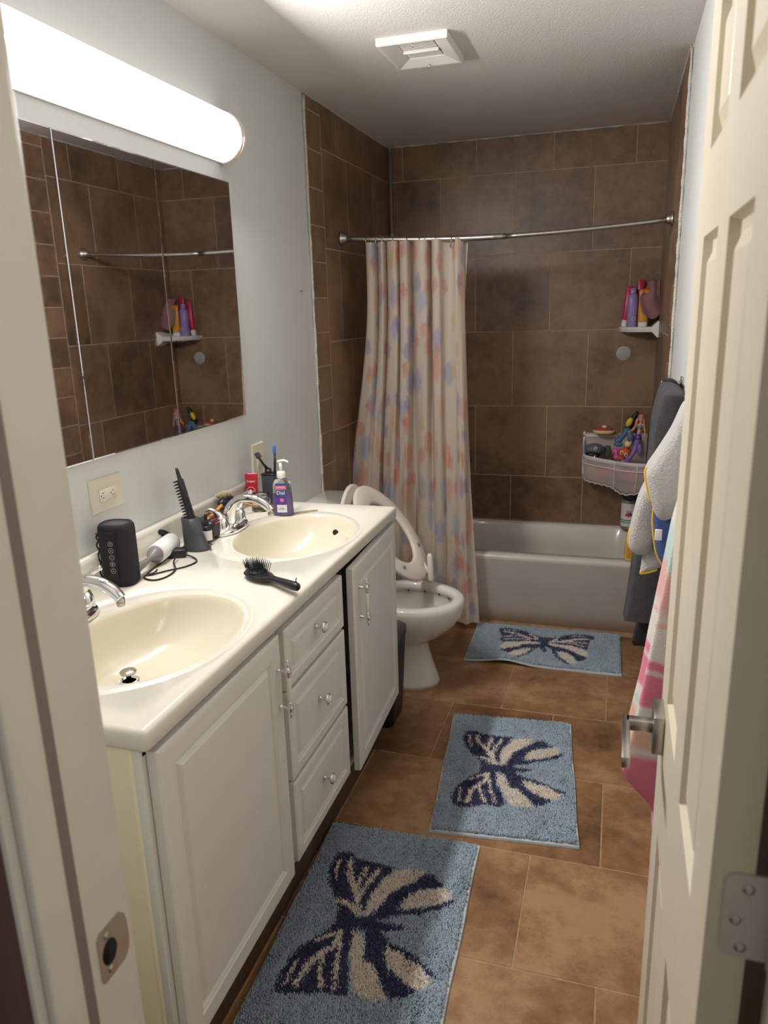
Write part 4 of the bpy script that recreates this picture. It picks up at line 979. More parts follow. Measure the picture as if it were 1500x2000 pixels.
obj('brush_head', MB().ball(hc, 0.024, 0.85, 1.9, 0.75, seg=24), 'black', rb_)
tf = MB()
for i in range(80):
    a = random.uniform(-0.9, 0.9); b = random.uniform(-0.7, 0.9)
    p = hc + Vector((0.018 * math.sin(b) - 0.006, 0.040 * math.sin(a), 0.012 + 0.006 * math.cos(b) * math.cos(a)))
    d = Vector((math.sin(b) * 0.5 - 0.35, math.sin(a) * 0.6, 1)).normalized()
    tf.tube([p, p + d * 0.016], [0.0009, 0.0005], 4)
obj('bristles', tf, 'bristle', rb_, kind='stuff')
obj('brush_handle', MB().tube(spline([(0.054, 2.112, ZC + 0.062), (0.066, 2.05, ZC + 0.056), (0.078, 1.985, ZC + 0.052), (0.083, 1.955, ZC + 0.050)], 5), [0.006] * 8 + [0.0075] * 5 + [0.006] * 3, 12), 'wood', rb_)
obj('pencil', MB().tube([(0.062, 2.21, ZC + 0.051), (0.125, 2.30, ZC + 0.0045)], 0.0042, 8), 'wood', loc=(0.09, 2.25, ZC + .02), label='orange wooden stick leaning beside the oval brush behind the far faucet', cat='stick')
# red toothpaste tube
rt = thing('toothpaste_tube', (0.028, 2.352, ZC), 'red toothpaste tube standing upright against the backsplash', 'tube')
rings = []
for z, w_, d_ in ((0.0, .013, .013), (.014, .013, .013), (.016, .019, .015), (.05, .021, .012), (.09, .0225, .006), (.112, .023, .0012), (.119, .023, .0012)):
    rings.append([(0.045 + w_ * math.cos(a) * .94 - d_ * math.sin(a) * .3, 2.352 + w_ * math.cos(a) * .3 + d_ * math.sin(a), ZC + z) for a in [2 * PI * k / 24 for k in range(24)]])
obj('tube_body', MB().loft(rings), 'red', rt)
fm = frame((0.0475, 2.3405, ZC + 0.092), (0.94, 0.3, 0), (0.05, 0.10, 1))
text_mesh('tube_text', 'Colgate', 0.0095, fm, 'label', rt)
fm = frame((0.047, 2.3385, ZC + 0.055), (0.94, 0.3, 0), (0.05, 0.10, 1)); text_mesh('tube_text', 'OPTIC', 0.0085, fm, 'label', rt)
fm = frame((0.047, 2.3375, ZC + 0.044), (0.94, 0.3, 0), (0.05, 0.10, 1)); text_mesh('tube_text', 'WHITE', 0.0085, fm, 'label', rt)
g = MB().torus((0, 0, 0), 0.015, 0.0006, 'z', 24, 5); fmm = frame((0.047, 2.3385, ZC + 0.056), (0.94, 0.3, 0), (0.05, 0.10, 1)); g.v = [tuple(fmm @ Vector(v)) for v in g.v]
obj('printed_ring', g, 'label', rt)
obj('purple_band', MB().box(-0.014, 0.018, -0.006, 0.006, -0.0008, 0.0006, mtx=frame((0.048, 2.3362, ZC + 0.026), (0.94, 0.3, 0), (0, 0, 1))), 'labelpurple', rt)
# glass jar
gj = thing('glass_jar', (0.103, 2.295, ZC), 'small clear glass jar with screw rim behind the far faucet spout', 'jar')
obj('jar_wall', MB().lathe([(.030, 0), (.034, .003), (.034, .040), (.030, .046), (.030, .060), (.0275, .060), (.0275, .046), (.031, .040), (.031, .006), (.0005, .004)], (.103, 2.300, ZC), seg=32), 'glass', gj)
for z in (.049, .056): obj('screw_thread', MB().torus((.103, 2.300, ZC + z), .0305, .0012, 'z', 32, 6), 'glass', gj)
# toothbrush holder and brushes
th = thing('toothbrush_holder', (0.098, 2.395, ZC), 'charcoal box-shaped toothbrush holder in front of the tall outlet', 'toothbrush holder')
obj('holder_body', MB().box(.074, .122, 2.372, 2.420, ZC, ZC + .108, bev=.004, seg=3), 'charcoal', th)
obj('rim', MB().box(.0725, .1235, 2.3705, 2.4215, ZC + .108, ZC + .114, bev=.002), 'black', th)
tb1 = thing('toothbrush', (0.088, 2.39, ZC + .1), 'black toothbrush with fat handle leaning left in the charcoal holder', 'toothbrush')
obj('handle', MB().tube([(.096, 2.396, ZC + .105), (.092, 2.392, ZC + .128)], [.0125, .012], 16).tube([(.092, 2.392, ZC + .126), (.078, 2.384, ZC + .150), (.066, 2.378, ZC + .172)], [.006, .0045, .0035], 10), 'black', tb1)
obj('bristle_head', MB().box(-.006, .012, -.006, .006, -.010, .012, bev=.003, mtx=Matrix.Translation((.064, 2.374, ZC + .178)) @ Matrix.Rotation(-.5, 4, 'Y')), 'charcoal', tb1)
tb2_ = thing('toothbrush', (0.115, 2.40, ZC + .1), 'upright toothbrush with blue head and black handle, behind the purple soap bottle', 'toothbrush')
obj('handle', MB().tube([(.112, 2.402, ZC + .095), (.116, 2.402, ZC + .13), (.119, 2.402, ZC + .185)], [.0045, .0045, .0035], 10), 'black', tb2_)
obj('brush_head', MB().box(-.0055, .0055, -.008, .002, -.014, .016, bev=.0035, mtx=Matrix.Translation((.120, 2.402, ZC + .198))), 'blue', tb2_)
# soap pump bottle
so = thing('soap_bottle', (0.205, 2.262, ZC), 'purple liquid hand soap pump bottle beside the far basin', 'soap bottle')
cx, cy = .205, 2.262; rs = math.radians(10)
def bs_(k, z, a=.0365, b=.021): return sse(cx, cy, a * k, b * k, ZC + z, rs, .85)
obj('bottle_shell', MB().loft([bs_(.93, 0), bs_(1, .004), bs_(.98, .02), bs_(.93, .06), bs_(.86, .10), bs_(.82, .112), bs_(.66, .121), bs_(.38, .127), bs_(.34, .131)]), 'clear', so)
obj('liquid_soap', MB().loft([bs_(.90, .002), bs_(.965, .006), bs_(.945, .02), bs_(.905, .055), bs_(.885, .073)]), 'purple', so)
obj('pump_collar', MB().lathe([(.0145, .129), (.0150, .131), (.0150, .147), (.012, .151), (.005, .152)], (cx, cy, ZC)), 'plasticw', so)
pm = MB().tube([(cx, cy, ZC + .15), (cx, cy, ZC + .180)], .0055, 14)
pm.tube(spline([(cx - .010, cy, ZC + .183), (cx, cy, ZC + .186), (cx + .016, cy, ZC + .188), (cx + .030, cy - .002, ZC + .183)], 4), [.0045] * 9 + [.0035] * 4, 10)
obj('pump_head', pm, 'plasticw', so)
fdx = Vector((math.cos(rs), math.sin(rs), 0)); fdn = Vector((math.sin(rs), -math.cos(rs), 0))
def lab(y0, y1, x0, x1, m, name, dep=0.0212, tilt=1.0):
    o_ = Vector((cx, cy, ZC)) + fdn * dep
    mb = MB(); R_ = []
    for zz in (y0, y1):
        k = 1 - zz * 1.35
        R_.append([o_ + fdx * (x0 + (x1 - x0) * i / 10) * 1 + fdn * (dep * (k - 1) - ((abs(x0 + (x1 - x0) * i / 10) / .036) ** 2.2) * 0.010) + Vector((0, 0, zz)) for i in range(11)])
    R2 = [[p - fdn * 0.0012 for p in r] for r in R_]
    mb.loft([R_[0], R_[1], R2[1], R2[0], R_[0]], 0, False, False, False, closed=False)
    return obj(name, mb, m, so)
lab(.012, .038, -.016, .018, 'label', 'lower_label', .0215); lab(.042, .066, -.016, .018, 'labelpurple', 'scent_panel', .0215)
lab(.070, .090, -.018, .018, 'labelblue', 'logo_panel', .0217); lab(.092, .104, -.018, .018, 'labelpink', 'pink_band', .0217); lab(.1045, .112, -.018, .018, 'labelblue', 'blue_band', .0217)
fm = frame(Vector((cx, cy, ZC + .080)) + fdn * (.0228 - .0021), fdx, (0, 0.1, 1)); text_mesh('logo_text', 'Dial', 0.018, fm, 'label', so, .0006)
fm = frame(Vector((cx, cy, ZC + .098)) + fdn * (.0228 - .0027), fdx, (0, 0.1, 1)); text_mesh('label_text', 'COMPLETE', 0.0052, fm, 'label', so)
obj('flower_print', MB().ball(Vector((cx + .002, cy, ZC + .054)) + fdn * .0195, .0085, 1.1, .22, .8), 'labelpink', so)
fm = frame(Vector((cx, cy, ZC + .026)) + fdn * .0221, fdx, (0, 0.1, 1)); text_mesh('label_text', 'Lavender', 0.0058, fm, 'labelpurple', so)
# elastic band
obj('hair_elastic', MB().tube(spline([(.236, 2.275, ZC + .0015), (.255, 2.30, ZC + .0015), (.285, 2.325, ZC + .0015), (.300, 2.332, ZC + .0015), (.303, 2.322, ZC + .0015), (.288, 2.312, ZC + .0015), (.262, 2.285, ZC + .0015), (.24, 2.262, ZC + .0015)], 6), 0.0011, 6), 'wire', loc=(.27, 2.30, ZC), label='thin brown elastic loop on the counter right of the soap bottle', cat='hair elastic')
# paddle brush
pb = thing('paddle_brush', (0.45, 1.63, ZC), 'black hairbrush lying bristles up near the front edge of the counter', 'hairbrush')
ax = Vector((0.585 - 0.40, 1.545 - 1.655, 0)).normalized(); pv = Vector((-ax.y, ax.x, 0)); hc = Vector((0.418, 1.648, ZC + 0.016))
rings = []
for t, w_, h_ in ((-.060, .001, .001), (-.057, .012, .005), (-.045, .023, .0075), (-.02, .030, .009), (.01, .030, .009), (.035, .022, .009), (.055, .011, .009), (.075, .010, .009), (.110, .0115, .0105), (.150, .012, .0115), (.165, .009, .010), (.172, .002, .004)):
    c = hc + ax * t + Vector((0, 0, 0.006 * max(0, t - .05) / .1 - (0.004 if t < 0.05 else 0)))
    rings.append([c + pv * w_ * math.cos(a) + Vector((0, 0, h_ * math.sin(a))) for a in [2 * PI * k / 20 for k in range(20)]])
obj('brush_body', MB().loft(rings), 'black', pb)
obj('cushion', MB().ball(hc + ax * -.012 + Vector((0, 0, .004)), .026, 1, 1, .28, seg=24), 'rubber', pb)
tf = MB()
for i in range(-6, 7):
    for j in range(-4, 5):
        u, v = i * .0072, j * .0056
        if (u / .044) ** 2 + (v / .025) ** 2 > 1: continue
        b = hc + ax * (u - .012) + pv * v + Vector((0, 0, .009)); n_ = (Vector((0, 0, 1)) + ax * u * 9 + pv * v * 13).normalized()
        e = b + n_ * .021; tf.tube([b, e], [.0009, .0007], 4); tf.ball(e, .0012, seg=5)
obj('bristles', tf, 'rubber', pb, kind='stuff')
hp = hc + ax * .158 + Vector((0, 0, .016))
obj('hanging_loop', MB().tube(spline([hp - pv * .008 - Vector((0, 0, .008)), hp + Vector((0, 0, .004)), hp + pv * .01 - Vector((0, 0, .01))], 5), .001, 6).tube([hp + Vector((0, 0, .002)), hp + ax * .004 + Vector((0, 0, .014))], .0012, 6), 'rubber', pb)

# ------------------------------------------------------------------ corner shelf
YW = YB - 0.0085; XW = W - 0.0105
sh = thing('corner_shelf', (1.38, 4.2, 1.45), 'white ceramic corner shelf high in the tub alcove on the right', 'shelf')
sm = MB(); zt = 1.467
rg = [(XW, YW), (1.278, YW), (1.276, YW - 0.02), (1.276, YW - 0.05)]
out = [(XW, 4.09), (1.44, 4.095), (1.36, 4.12), (1.315, 4.155), (1.285, 4.20), (1.276, 4.24), (1.276, YW), (XW, YW)]
sm.loft([[(x, y, zt - 0.026) for x, y in out], [(x * 1.0 - 0.004 if x < XW else x, y - (0.004 if y < YW else 0), zt - 0.012) for x, y in out], [(x - 0.004 if x < XW else x, y - (0.004 if y < YW else 0), zt - .004) for x, y in out], [(x, y, zt) for x, y in out]], smooth=False)
obj('shelf_plate', sm, 'porcelain', sh)
obj('wall_bracket', MB().loft([[(XW, y, z) for y, z in ((4.075, zt + .028), (4.11, zt + .030), (4.28, zt + .004), (4.28, zt - .03), (4.11, zt - .056), (4.075, zt - .052))], [(XW - .006, y, z) for y, z in ((4.075, zt + .028), (4.11, zt + .030), (4.28, zt + .004), (4.28, zt - .03), (4.11, zt - .056), (4.075, zt - .052))], [(XW - .034, y, z) for y, z in ((4.088, zt + .001), (4.11, zt + .001), (4.28, zt), (4.28, zt - .024), (4.11, zt - .024), (4.088, zt - .024))]], smooth=False), 'porcelain', sh)
def tallbottle(name, x, y, z, w_, d_, h, m, capm, label, cap='bottom', rot=0.0, ch=.03, cat='bottle', lean=0.0):
    t = thing(name, (x, y, z), label, cat)
    mt = Matrix.Translation((x, y, z)) @ Matrix.Rotation(lean, 4, 'Y')
    def rg(k, kd, zz): return [tuple(mt @ Vector((px, py, zz))) for px, py, _ in sse(0, 0, w_ * k, d_ * kd, 0, rot, .9, 24)]
    if cap == 'bottom':
        obj('tube_body', MB().loft([rg(.92, .92, ch), rg(1, .95, ch + .004), rg(1, .8, ch + (h - ch) * .5), rg(1.02, .35, h - .012), rg(1.02, .08, h - .001), rg(1.0, .06, h)]), m, t)
        obj('cap', MB().loft([rg(.88, .9, 0), rg(.93, .95, .003), rg(.93, .95, ch - .001)]), capm, t)
    else:
        obj('bottle_body', MB().loft([rg(.95, .95, 0), rg(1, 1, .003), rg(1, 1, h * .72), rg(.9, .9, h * .8), rg(.55, .55, h * .86)]), m, t)
        obj('cap', MB().loft([rg(.6, .6, h * .86), rg(.62, .62, h * .87), rg(.55, .55, h * .99), rg(.45, .45, h)]), capm, t)
    return t
tallbottle('conditioner_tube', 1.298, 4.235, zt, .017, .017, .205, 'pinkred', 'label', 'magenta tube with white cap at the left end of the corner shelf', lean=.10, ch=.035)
lb = tallbottle('spray_bottle', 1.335, 4.200, zt, .026, .024, .192, 'lavender', 'lavender', 'lavender spray bottle between the magenta and amber tubes on the corner shelf', cap='top')
obj('white_drawing', MB().torus((1.343, 4.1755, zt + .04), .008, .0012, 'y', 20, 5, sx=1, sy=1), 'label', lb)
tallbottle('shampoo_tube', 1.372, 4.245, zt, .018, .014, .232, 'red', 'label', 'tall red tube with white end behind the amber tube on the corner shelf')
at_ = tallbottle('sunscreen_tube', 1.388, 4.185, zt, .025, .018, .185, 'amber', 'label', 'amber tube with orange top and white cap, half covered by the mauve washcloth', ch=.024)
obj('orange_top', MB().loft([[tuple(Vector((1.388, 4.185, zt + zz)) + Vector((px, py, 0))) for px, py, _ in sse(0, 0, .0262, dd, 0, 0, .9, 24)] for zz, dd in ((.150, .0085), (.172, .0052), (.186, .0028))]), 'orange', at_)
# washcloth: draped sheet with thickness
wc = MB(); nx, nz = 16, 18; front_ = []; 
def wpt(i, j):
    u = i / nx; v = j / nz
    x = 1.462 - 0.02 * u * 0 - u * (0.062 + 0.045 * min(1, max(0, (v - .15) / .45))) + (0.0 if v < .45 else (v - .45) * 0.045)
    z = zt + 0.225 - v * (0.135 + 0.05 * math.sin(u * PI * .8)) - .010 * math.sin(u * 5) * v
    y = 4.235 - 0.075 * min(1, v * 2.2) + 0.012 * math.sin(u * 9 + v * 3) - 0.02 * math.sin(v * PI) * math.sin(u * PI)
    return Vector((x, y, z))
F = [[wpt(i, j) for i in range(nx + 1)] for j in range(nz + 1)]
vs = [p for r in F for p in r] + [p + Vector((0.002, .006, 0.001)) for r in F for p in r]; m_ = (nx + 1) * (nz + 1); fs = []
for k in (0, 1):
    for j in range(nz):
        for i in range(nx):
            o_ = k * m_ + j * (nx + 1) + i; fs.append((o_, o_ + 1, o_ + nx + 2, o_ + nx + 1))
rim = [i for i in range(nx)] + [j * (nx + 1) + nx for j in range(nz)] + [nz * (nx + 1) + i for i in range(nx, 0, -1)] + [j * (nx + 1) for j in range(nz, 0, -1)]
for a, b in zip(rim, rim[1:] + rim[:1]): fs.append((a, b, b + m_, a + m_))
wc.add(vs, fs, 0, True)
obj('washcloth', wc, 'mauve', loc=(1.42, 4.18, zt + .2), label='crumpled mauve washcloth draped over the tubes on the corner shelf', cat='washcloth')
obj('wall_disc', MB().lathe([(.0385, 0), (.0385, -.002), (.037, -.003), (.0005, -.003)], (1.303, YW - .0008, 1.326), 'y', 36), 'disc', label='round grey adhesive disc on the tiled back wall below the corner shelf', cat='wall disc')

# ------------------------------------------------------------------ bottles on the tub
bt = thing('lotion_bottle', (1.372, 4.22, zr), 'grey-green bottle with berry label on the back corner of the tub', 'bottle')
bx, by = 1.376, 4.215; z0 = zr + .001
obj('bottle_body', MB().lathe([(.038, 0), (.042, .004), (.042, .155), (.038, .165), (.034, .168)], (bx, by, z0)), 'sage', bt)
obj('cap', MB().lathe([(.036, .168), (.039, .171), (.038, .205), (.034, .209), (.0005, .209)], (bx, by, z0), seg=28), 'charcoal', bt)
obj('label_wrap', MB().lathe([(.0425, .020), (.0425, .150)], (bx, by, z0), caps=False), 'label', bt)
for zz, m in ((.040, 'labelteal'), (.052, 'labelteal')):
    obj('label_band', MB().lathe([(.0428, zz), (.0428, zz + .007)], (bx, by, z0), caps=False), m, bt)
for dx, dz, rr_ in ((-.012, .086, .008), (0, .083, .008), (.011, .087, .007), (-.005, .094, .007), (.006, .095, .007)):
    obj('berry_print', MB().ball((bx + dx, by - math.sqrt(.0428 ** 2 - dx * dx) + .0006, z0 + dz), rr_, 1, .15, 1, seg=12), 'labelpurple' if dx > 0 else 'toyred', bt)
for dx in (-.014, -.004, .008): obj('leaf_print', MB().ball((bx + dx, by - math.sqrt(.0428 ** 2 - dx * dx) + .0006, z0 + .106), .005, .5, .15, 1.6, seg=8), 'charcoal', bt)
bt = thing('baby_shampoo_bottle', (1.383, 3.648, zr), 'golden yellow bottle on the front corner of the tub by the towels', 'bottle')
bx, by = 1.383, 3.648; z0 = zr + .001
obj('bottle_body', MB().loft([sse(bx, by, .030, .019, z0, 0, .9), sse(bx, by, .032, .021, z0 + .006, 0, .9), sse(bx, by, .032, .021, z0 + .075, 0, .9), sse(bx, by, .026, .018, z0 + .11, 0, .9), sse(bx, by, .013, .012, z0 + .132, 0, .9)]), 'honey', bt)
obj('cap', MB().lathe([(.013, .132), (.0135, .134), (.012, .16), (.0005, .162)], (bx, by, z0)), 'yellow', bt)
obj('printed_label', MB().box(bx - .018, bx + .018, by - .0222, by - .0205, z0 + .02, z0 + .07, bev=.0006), 'amber', bt)

# ------------------------------------------------------------------ toy caddy
X0, X1 = 1.112, 1.452; bk = thing('toy_basket', (1.27, YW, .62), 'white mesh bath toy basket hanging in the tub corner, full of toys', 'toy basket')
def fcurve(k, n=24):
    """front outline of the pouch from left wall end, round the front, to the right wall"""
    pts = [(1.122, YW), (1.116, 4.20), (1.130, 4.155), (1.17, 4.125), (1.22, 4.115), (1.270, 4.105), (1.300, 4.075), (1.34, 4.02), (1.40, 3.97), (XW, 3.955)]
    sp = spline([(a, b, 0) for a, b in pts], 4)
    return [Vector((p.x + (1.30 - p.x) * (1 - k) * .25, p.y + (YW - p.y) * (1 - k) * .45, 0)) for p in sp]
def zlow(p, i, n):
    t = i / n; return .648 + (.03 * max(0, .15 - t) / .15) - .032 * math.exp(-((t - .80) / .17) ** 2)
top = fcurve(1.0); n = len(top) - 1
rings = []
for k in range(9):
    v = k / 8; c = fcurve(1.0 - .28 * v ** 1.5)
    rings.append([Vector((p.x, p.y, .790 - .02 * math.exp(-((i / n - .6) / .25) ** 2) + (.090 * max(0, 1 - i / n * 9)) * (1 - v) + (zlow(p, i, n) - .790) * v + .004 * math.sin(i * 2.3) * v)) for i, p in enumerate(c)])
rings.append([Vector((p.x + (1.35 - p.x) * .25, p.y + (YW - .01 - p.y) * .8, zlow(p, i, n) - .004)) for i, p in enumerate(fcurve(.72))])
obj('mesh_pouch', MB().loft(rings, 0, False, False, True, closed=False), 'mesh', bk)
obj('back_panel', MB().box(1.114, 1.45, YW - .006, YW - .002, .64, .895), 'mesh', bk)
bw_ = MB(); R0 = [p + Vector((0, -.002, .006)) for p in rings[0]]; R1 = [p + Vector((0, -.003, -.018)) for p in rings[0]]; R2 = [p + Vector((0, .002, -.018)) for p in rings[0]]; R3 = [p + Vector((0, .003, .006)) for p in rings[0]]
bw_.loft([R0, R1, R2, R3, R0], 0, False, False, True, closed=False)
obj('rim_band', bw_, 'binding', bk)
obj('seam', MB().tube([p + Vector((0, -.002, -.040)) for p in rings[0]], .003, 6), 'binding', bk)
obj('bottom_piping', MB().tube(rings[8], .003, 6), 'binding', bk)
obj('side_binding', MB().box(1.112, 1.124, YW - .010, YW - .001, .66, .902, bev=.002), 'binding', bk)
obj('top_binding', MB().box(1.112, 1.30, YW - .010, YW - .001, .872, .884, bev=.002), 'binding', bk)
for pp in ((1.288, 4.092), (1.40, 3.972)):
    i0 = min(range(len(top)), key=lambda i: (top[i].x - pp[0]) ** 2 + (top[i].y - pp[1]) ** 2)
    obj('corner_piping', MB().tube([rings[k][i0] + Vector((0, -.002, 0)) for k in range(9)], .0025, 6), 'binding', bk)
# toys (each its own thing)
def eye(c, r, par):
    e = obj('eye', MB().ball(c, r, 1, .35, 1, seg=16), 'label', par); obj('pupil', MB().ball(Vector(c) + Vector((0, -r * .3, 0)), r * .5, 1, .35, 1, seg=12), 'black', e)
t = thing('whale_toy', (1.18, 4.19, .80), 'grey whale bath toy with round eyes at the left of the toy basket', 'bath toy')
obj('body', MB().ball((1.178, 4.205, .815), .045, 1.15, .8, .78, seg=24), 'toygrey', t)
eye((1.185, 4.168, .826), .0095, t); obj('belly', MB().ball((1.170, 4.185, .792), .038, 1.05, .75, .5), 'black', t)
obj('window_patch', MB().box(1.208, 1.232, 4.172, 4.180, .812, .838, bev=.002, mtx=None), 'charcoal', t)
t = thing('green_toy_box', (1.25, 4.21, .80), 'dark green toy piece between the grey whale and the pink toy', 'bath toy')
obj('shell', MB().box(1.232, 1.262, 4.19, 4.23, .775, .835, bev=.006), mat('toy_green', rgb(70, 84, 70), .5), t)
t = thing('silver_ball_toy', (1.185, 4.15, .78), 'shiny silver and blue ball at the front of the toy basket', 'bath toy')
obj('ball', MB().ball((1.182, 4.148, .783), .014), 'nickel', t); obj('blue_cap', MB().ball((1.186, 4.150, .791), .010, 1, 1, .6), 'labelblue', t)
t = thing('pink_toy', (1.29, 4.14, .80), 'small pink animal bath toy with rounded ears, beside the orange toy', 'bath toy')
obj('head', MB().ball((1.290, 4.14, .816), .020, 1, .9, .95), 'toypink', t); obj('body', MB().ball((1.294, 4.135, .790), .015, 1, .9, 1.1), 'toypink', t)
for s in (-1, 1): obj('ear', MB().ball((1.290 + s * .016, 4.14, .834), .007), 'toypink', t)
for s in (-1, 1): obj('eye', MB().ball((1.289 + s * .008, 4.1235, .818), .0028, seg=8), 'black', t)
t = thing('orange_toy', (1.34, 4.11, .80), 'orange bath toy with big round eyes in the middle of the toy basket', 'bath toy')
obj('head', MB().ball((1.334, 4.115, .820), .027, 1.15, .9, .85), 'orange', t); obj('body', MB().ball((1.318, 4.108, .788), .018, 1.2, .8, .8), 'toyred', t)
eye((1.320, 4.094, .822), .0095, t); eye((1.342, 4.091, .812), .0095, t)
t = thing('mushroom_toy', (1.235, 4.22, .90), 'red and cream float toy with a pale knob, on the back of the basket', 'bath toy')
obj('brim', MB().lathe([(.006, -.014), (.040, -.012), (.052, .0), (.050, .006), (.040, .010)], (1.222, 4.235, .910), sx=1.15, sy=.7, seg=32), 'toycream', t)
obj('top', MB().lathe([(.046, .007), (.040, .016), (.022, .022), (.0005, .024)], (1.222, 4.235, .909), sx=1.12, sy=.7, seg=32), 'toyred', t)
obj('knob', MB().ball((1.224, 4.235, .935), .014, 1, .8, .8), 'toycream', t)
t = thing('plush_fish_toy', (1.33, 4.19, .87), 'blue fish-tail bath toy with pale yellow cup, leaning in the toy basket', 'bath toy')
obj('tail', MB().tube(spline([(1.345, 4.19, .935), (1.328, 4.185, .905), (1.305, 4.18, .878), (1.286, 4.175, .862)], 5), [.008] + [.014] * 8 + [.017] * 6 + [.008], 14), 'toyblue', t)
obj('fin', MB().tube([(1.345, 4.19, .94), (1.358, 4.18, .905), (1.366, 4.17, .87)], [.008, .016, .018], 14), 'toyblue', t)
obj('foot', MB().ball((1.300, 4.165, .853), .022, 1.1, .7, .6), 'toyblue', t)
obj('cup', MB().lathe([(.012, -.018), (.018, -.012), (.020, .012), (.017, .012), (.014, -.008)], (1.350, 4.145, .862), seg=20), 'toycream', t)
t = thing('penguin_toy', (1.37, 4.22, .95), 'black and yellow bird-shaped toy leaning behind the doll', 'bath toy')
obj('body', MB().tube(spline([(1.350, 4.235, .93), (1.362, 4.235, .965), (1.378, 4.235, .995), (1.392, 4.235, 1.022)], 5), [.010] + [.019] * 6 + [.014] * 5 + [.009] * 4, 14), 'black', t)
obj('belly', MB().ball((1.352, 4.222, .965), .022, .75, .6, 1.25, mtx=Matrix.Rotation(.45, 4, 'Y')), 'yellow', t)
# doll
t = thing('mermaid_doll', (1.40, 4.10, .80), 'long-haired fashion doll with teal top and violet mermaid tail, standing in the toy basket', 'doll')
def skin(name, verts, edges, rad, m, par):
    off = wloc(par); me = bpy.data.meshes.new(name); me.from_pydata([tuple(Vector(v) - off) for v in verts], edges, []); me.materials.append(M[m])
    o = bpy.data.objects.new(name, me); COL.objects.link(o); o.parent = par
    md = o.modifiers.new('skin', 'SKIN'); md.use_smooth_shade = True
    for i, r in enumerate(rad): me.skin_vertices[0].data[i].radius = (r, r)
    me.skin_vertices[0].data[0].use_root = True
    s = o.modifiers.new('sub', 'SUBSURF'); s.levels = 1; s.render_levels = 2
    return o
dx, dy = 1.405, 4.12
V = [(dx - .006, dy, .915), (dx - .003, dy, .940), (dx, dy, .962), (dx + .001, dy, .975), (dx + .002, dy - .001, .992), (dx + .002, dy - .002, 1.008),
     (dx - .016, dy - .002, .967), (dx - .030, dy - .008, .945), (dx - .050, dy - .018, .935), (dx - .060, dy - .022, .929), (dx + .018, dy, .967), (dx + .024, dy - .004, .940), (dx + .026, dy - .008, .912)]
E_ = [(0, 1), (1, 2), (2, 3), (3, 4), (4, 5), (2, 6), (6, 7), (7, 8), (8, 9), (2, 10), (10, 11), (11, 12)]
body = skin('doll_body', V, E_, [.012, .009, .012, .005, .010, .0095, .0055, .004, .0034, .003, .0055, .004, .003], 'skin', t)
for s in (-1, 1): obj('eye', MB().ball((dx + .002 + s * .004, dy - .0125, 1.000), .0015, seg=6), 'labelblue', body)
obj('lips', MB().ball((dx + .002, dy - .0122, .992), .0018, 1.4, .5, .6, seg=8), 'toyred', body)
obj('top', MB().lathe([(.0135, -.008), (.0150, 0), (.0145, .008), (.012, .011)], (dx - .001, dy, .957), sx=1, sy=.85), 'teal', t)
obj('skirt', MB().lathe([(.018, -.020), (.0165, -.008), (.0135, .004), (.012, .008)], (dx - .006, dy, .912), sx=1, sy=.85), 'labelpurple', t)
obj('tail', MB().tube(spline([(dx - .006, dy, .905), (dx - .012, dy, .868), (dx - .024, dy - .01, .828), (dx - .045, dy - .03, .795), (dx - .062, dy - .045, .778)], 6), [.015] * 8 + [.013] * 6 + [.011] * 5 + [.009] * 6, 14), 'violet', t)
obj('tail_fin', MB().ball((dx - .068, dy - .052, .776), .020, 1.2, .3, .7).ball((dx + .004, dy - .01, .840), .02, .6, .3, 1.4), 'violet', t)
hm = MB().ball((dx + .003, dy + .004, 1.008), .0145, 1, .9, 1.05)
hm.tube(spline([(dx - .006, dy + .004, 1.012), (dx - .017, dy, .99), (dx - .022, dy - .004, .962), (dx - .038, dy - .004, .938), (dx - .044, dy, .915)], 5), [.005] * 4 + [.008] * 8 + [.007] * 5 + [.004] * 4, 10)
hm.tube(spline([(dx + .010, dy + .004, 1.012), (dx + .017, dy + .002, .99), (dx + .018, dy + .002, .965), (dx + .014, dy + .006, .94)], 5), [.005] * 4 + [.007] * 8 + [.004] * 4, 10)
obj('hair', hm, 'hair', t)
# toys showing through the mesh
for x, y, z, r, m, lab_ in ((1.175, 4.16, .715, .020, 'yellow', 'yellow bath toy seen through the mesh at the lower left of the basket'), (1.205, 4.165, .690, .027, 'orange', 'orange ball toy seen through the mesh low in the basket'), (1.262, 4.17, .702, .036, 'toypink', 'pink rounded toy seen through the mesh in the middle of the basket'), (1.365, 4.10, .70, .045, 'toypink', 'large pink toy seen through the mesh in the basket corner')):
    tt = thing('bath_toy', (x, y, z), lab_, 'bath toy'); obj('body', MB().ball((x, y, z), r, 1.1, .7, .85), m, tt); obj('head', MB().ball((x - r * .5, y - r * .15, z + r * .75), r * .5, 1, .8, .9), m, tt)

# ------------------------------------------------------------------ towels on the right wall
XB = 1.418
bar = thing('towel_bar', (XB, 2.3, 1.332), 'metal towel bar on the right wall under the charcoal grey towel', 'towel bar')
obj('bar', MB().tube([(XB, 2.10, 1.332), (XB, 2.56, 1.332)], .008, 14), 'nickel', bar)
for y in (2.12, 2.548): obj('bracket', MB().box(XB - .008, W, y - .010, y + .010, 1.320, 1.344, bev=.003).box(W - .006, W - .0005, y - .022, y + .022, 1.308, 1.356, bev=.002), 'nickel', bar)
for y, z, lb_ in ((1.93, 1.345, 'small wall hook behind the white child towel'), (1.49, 1.215, 'small wall hook behind the striped towel')):
    hk_ = obj('towel_hook', MB().box(W - .006, W - .0005, y - .012, y + .012, z - .02, z + .02, bev=.002).tube([(W - .004, y, z), (1.452, y, z - .004), (1.446, y, z + .008)], .004, 8), 'nickel', loc=(W, y, z), label=lb_, cat='hook')
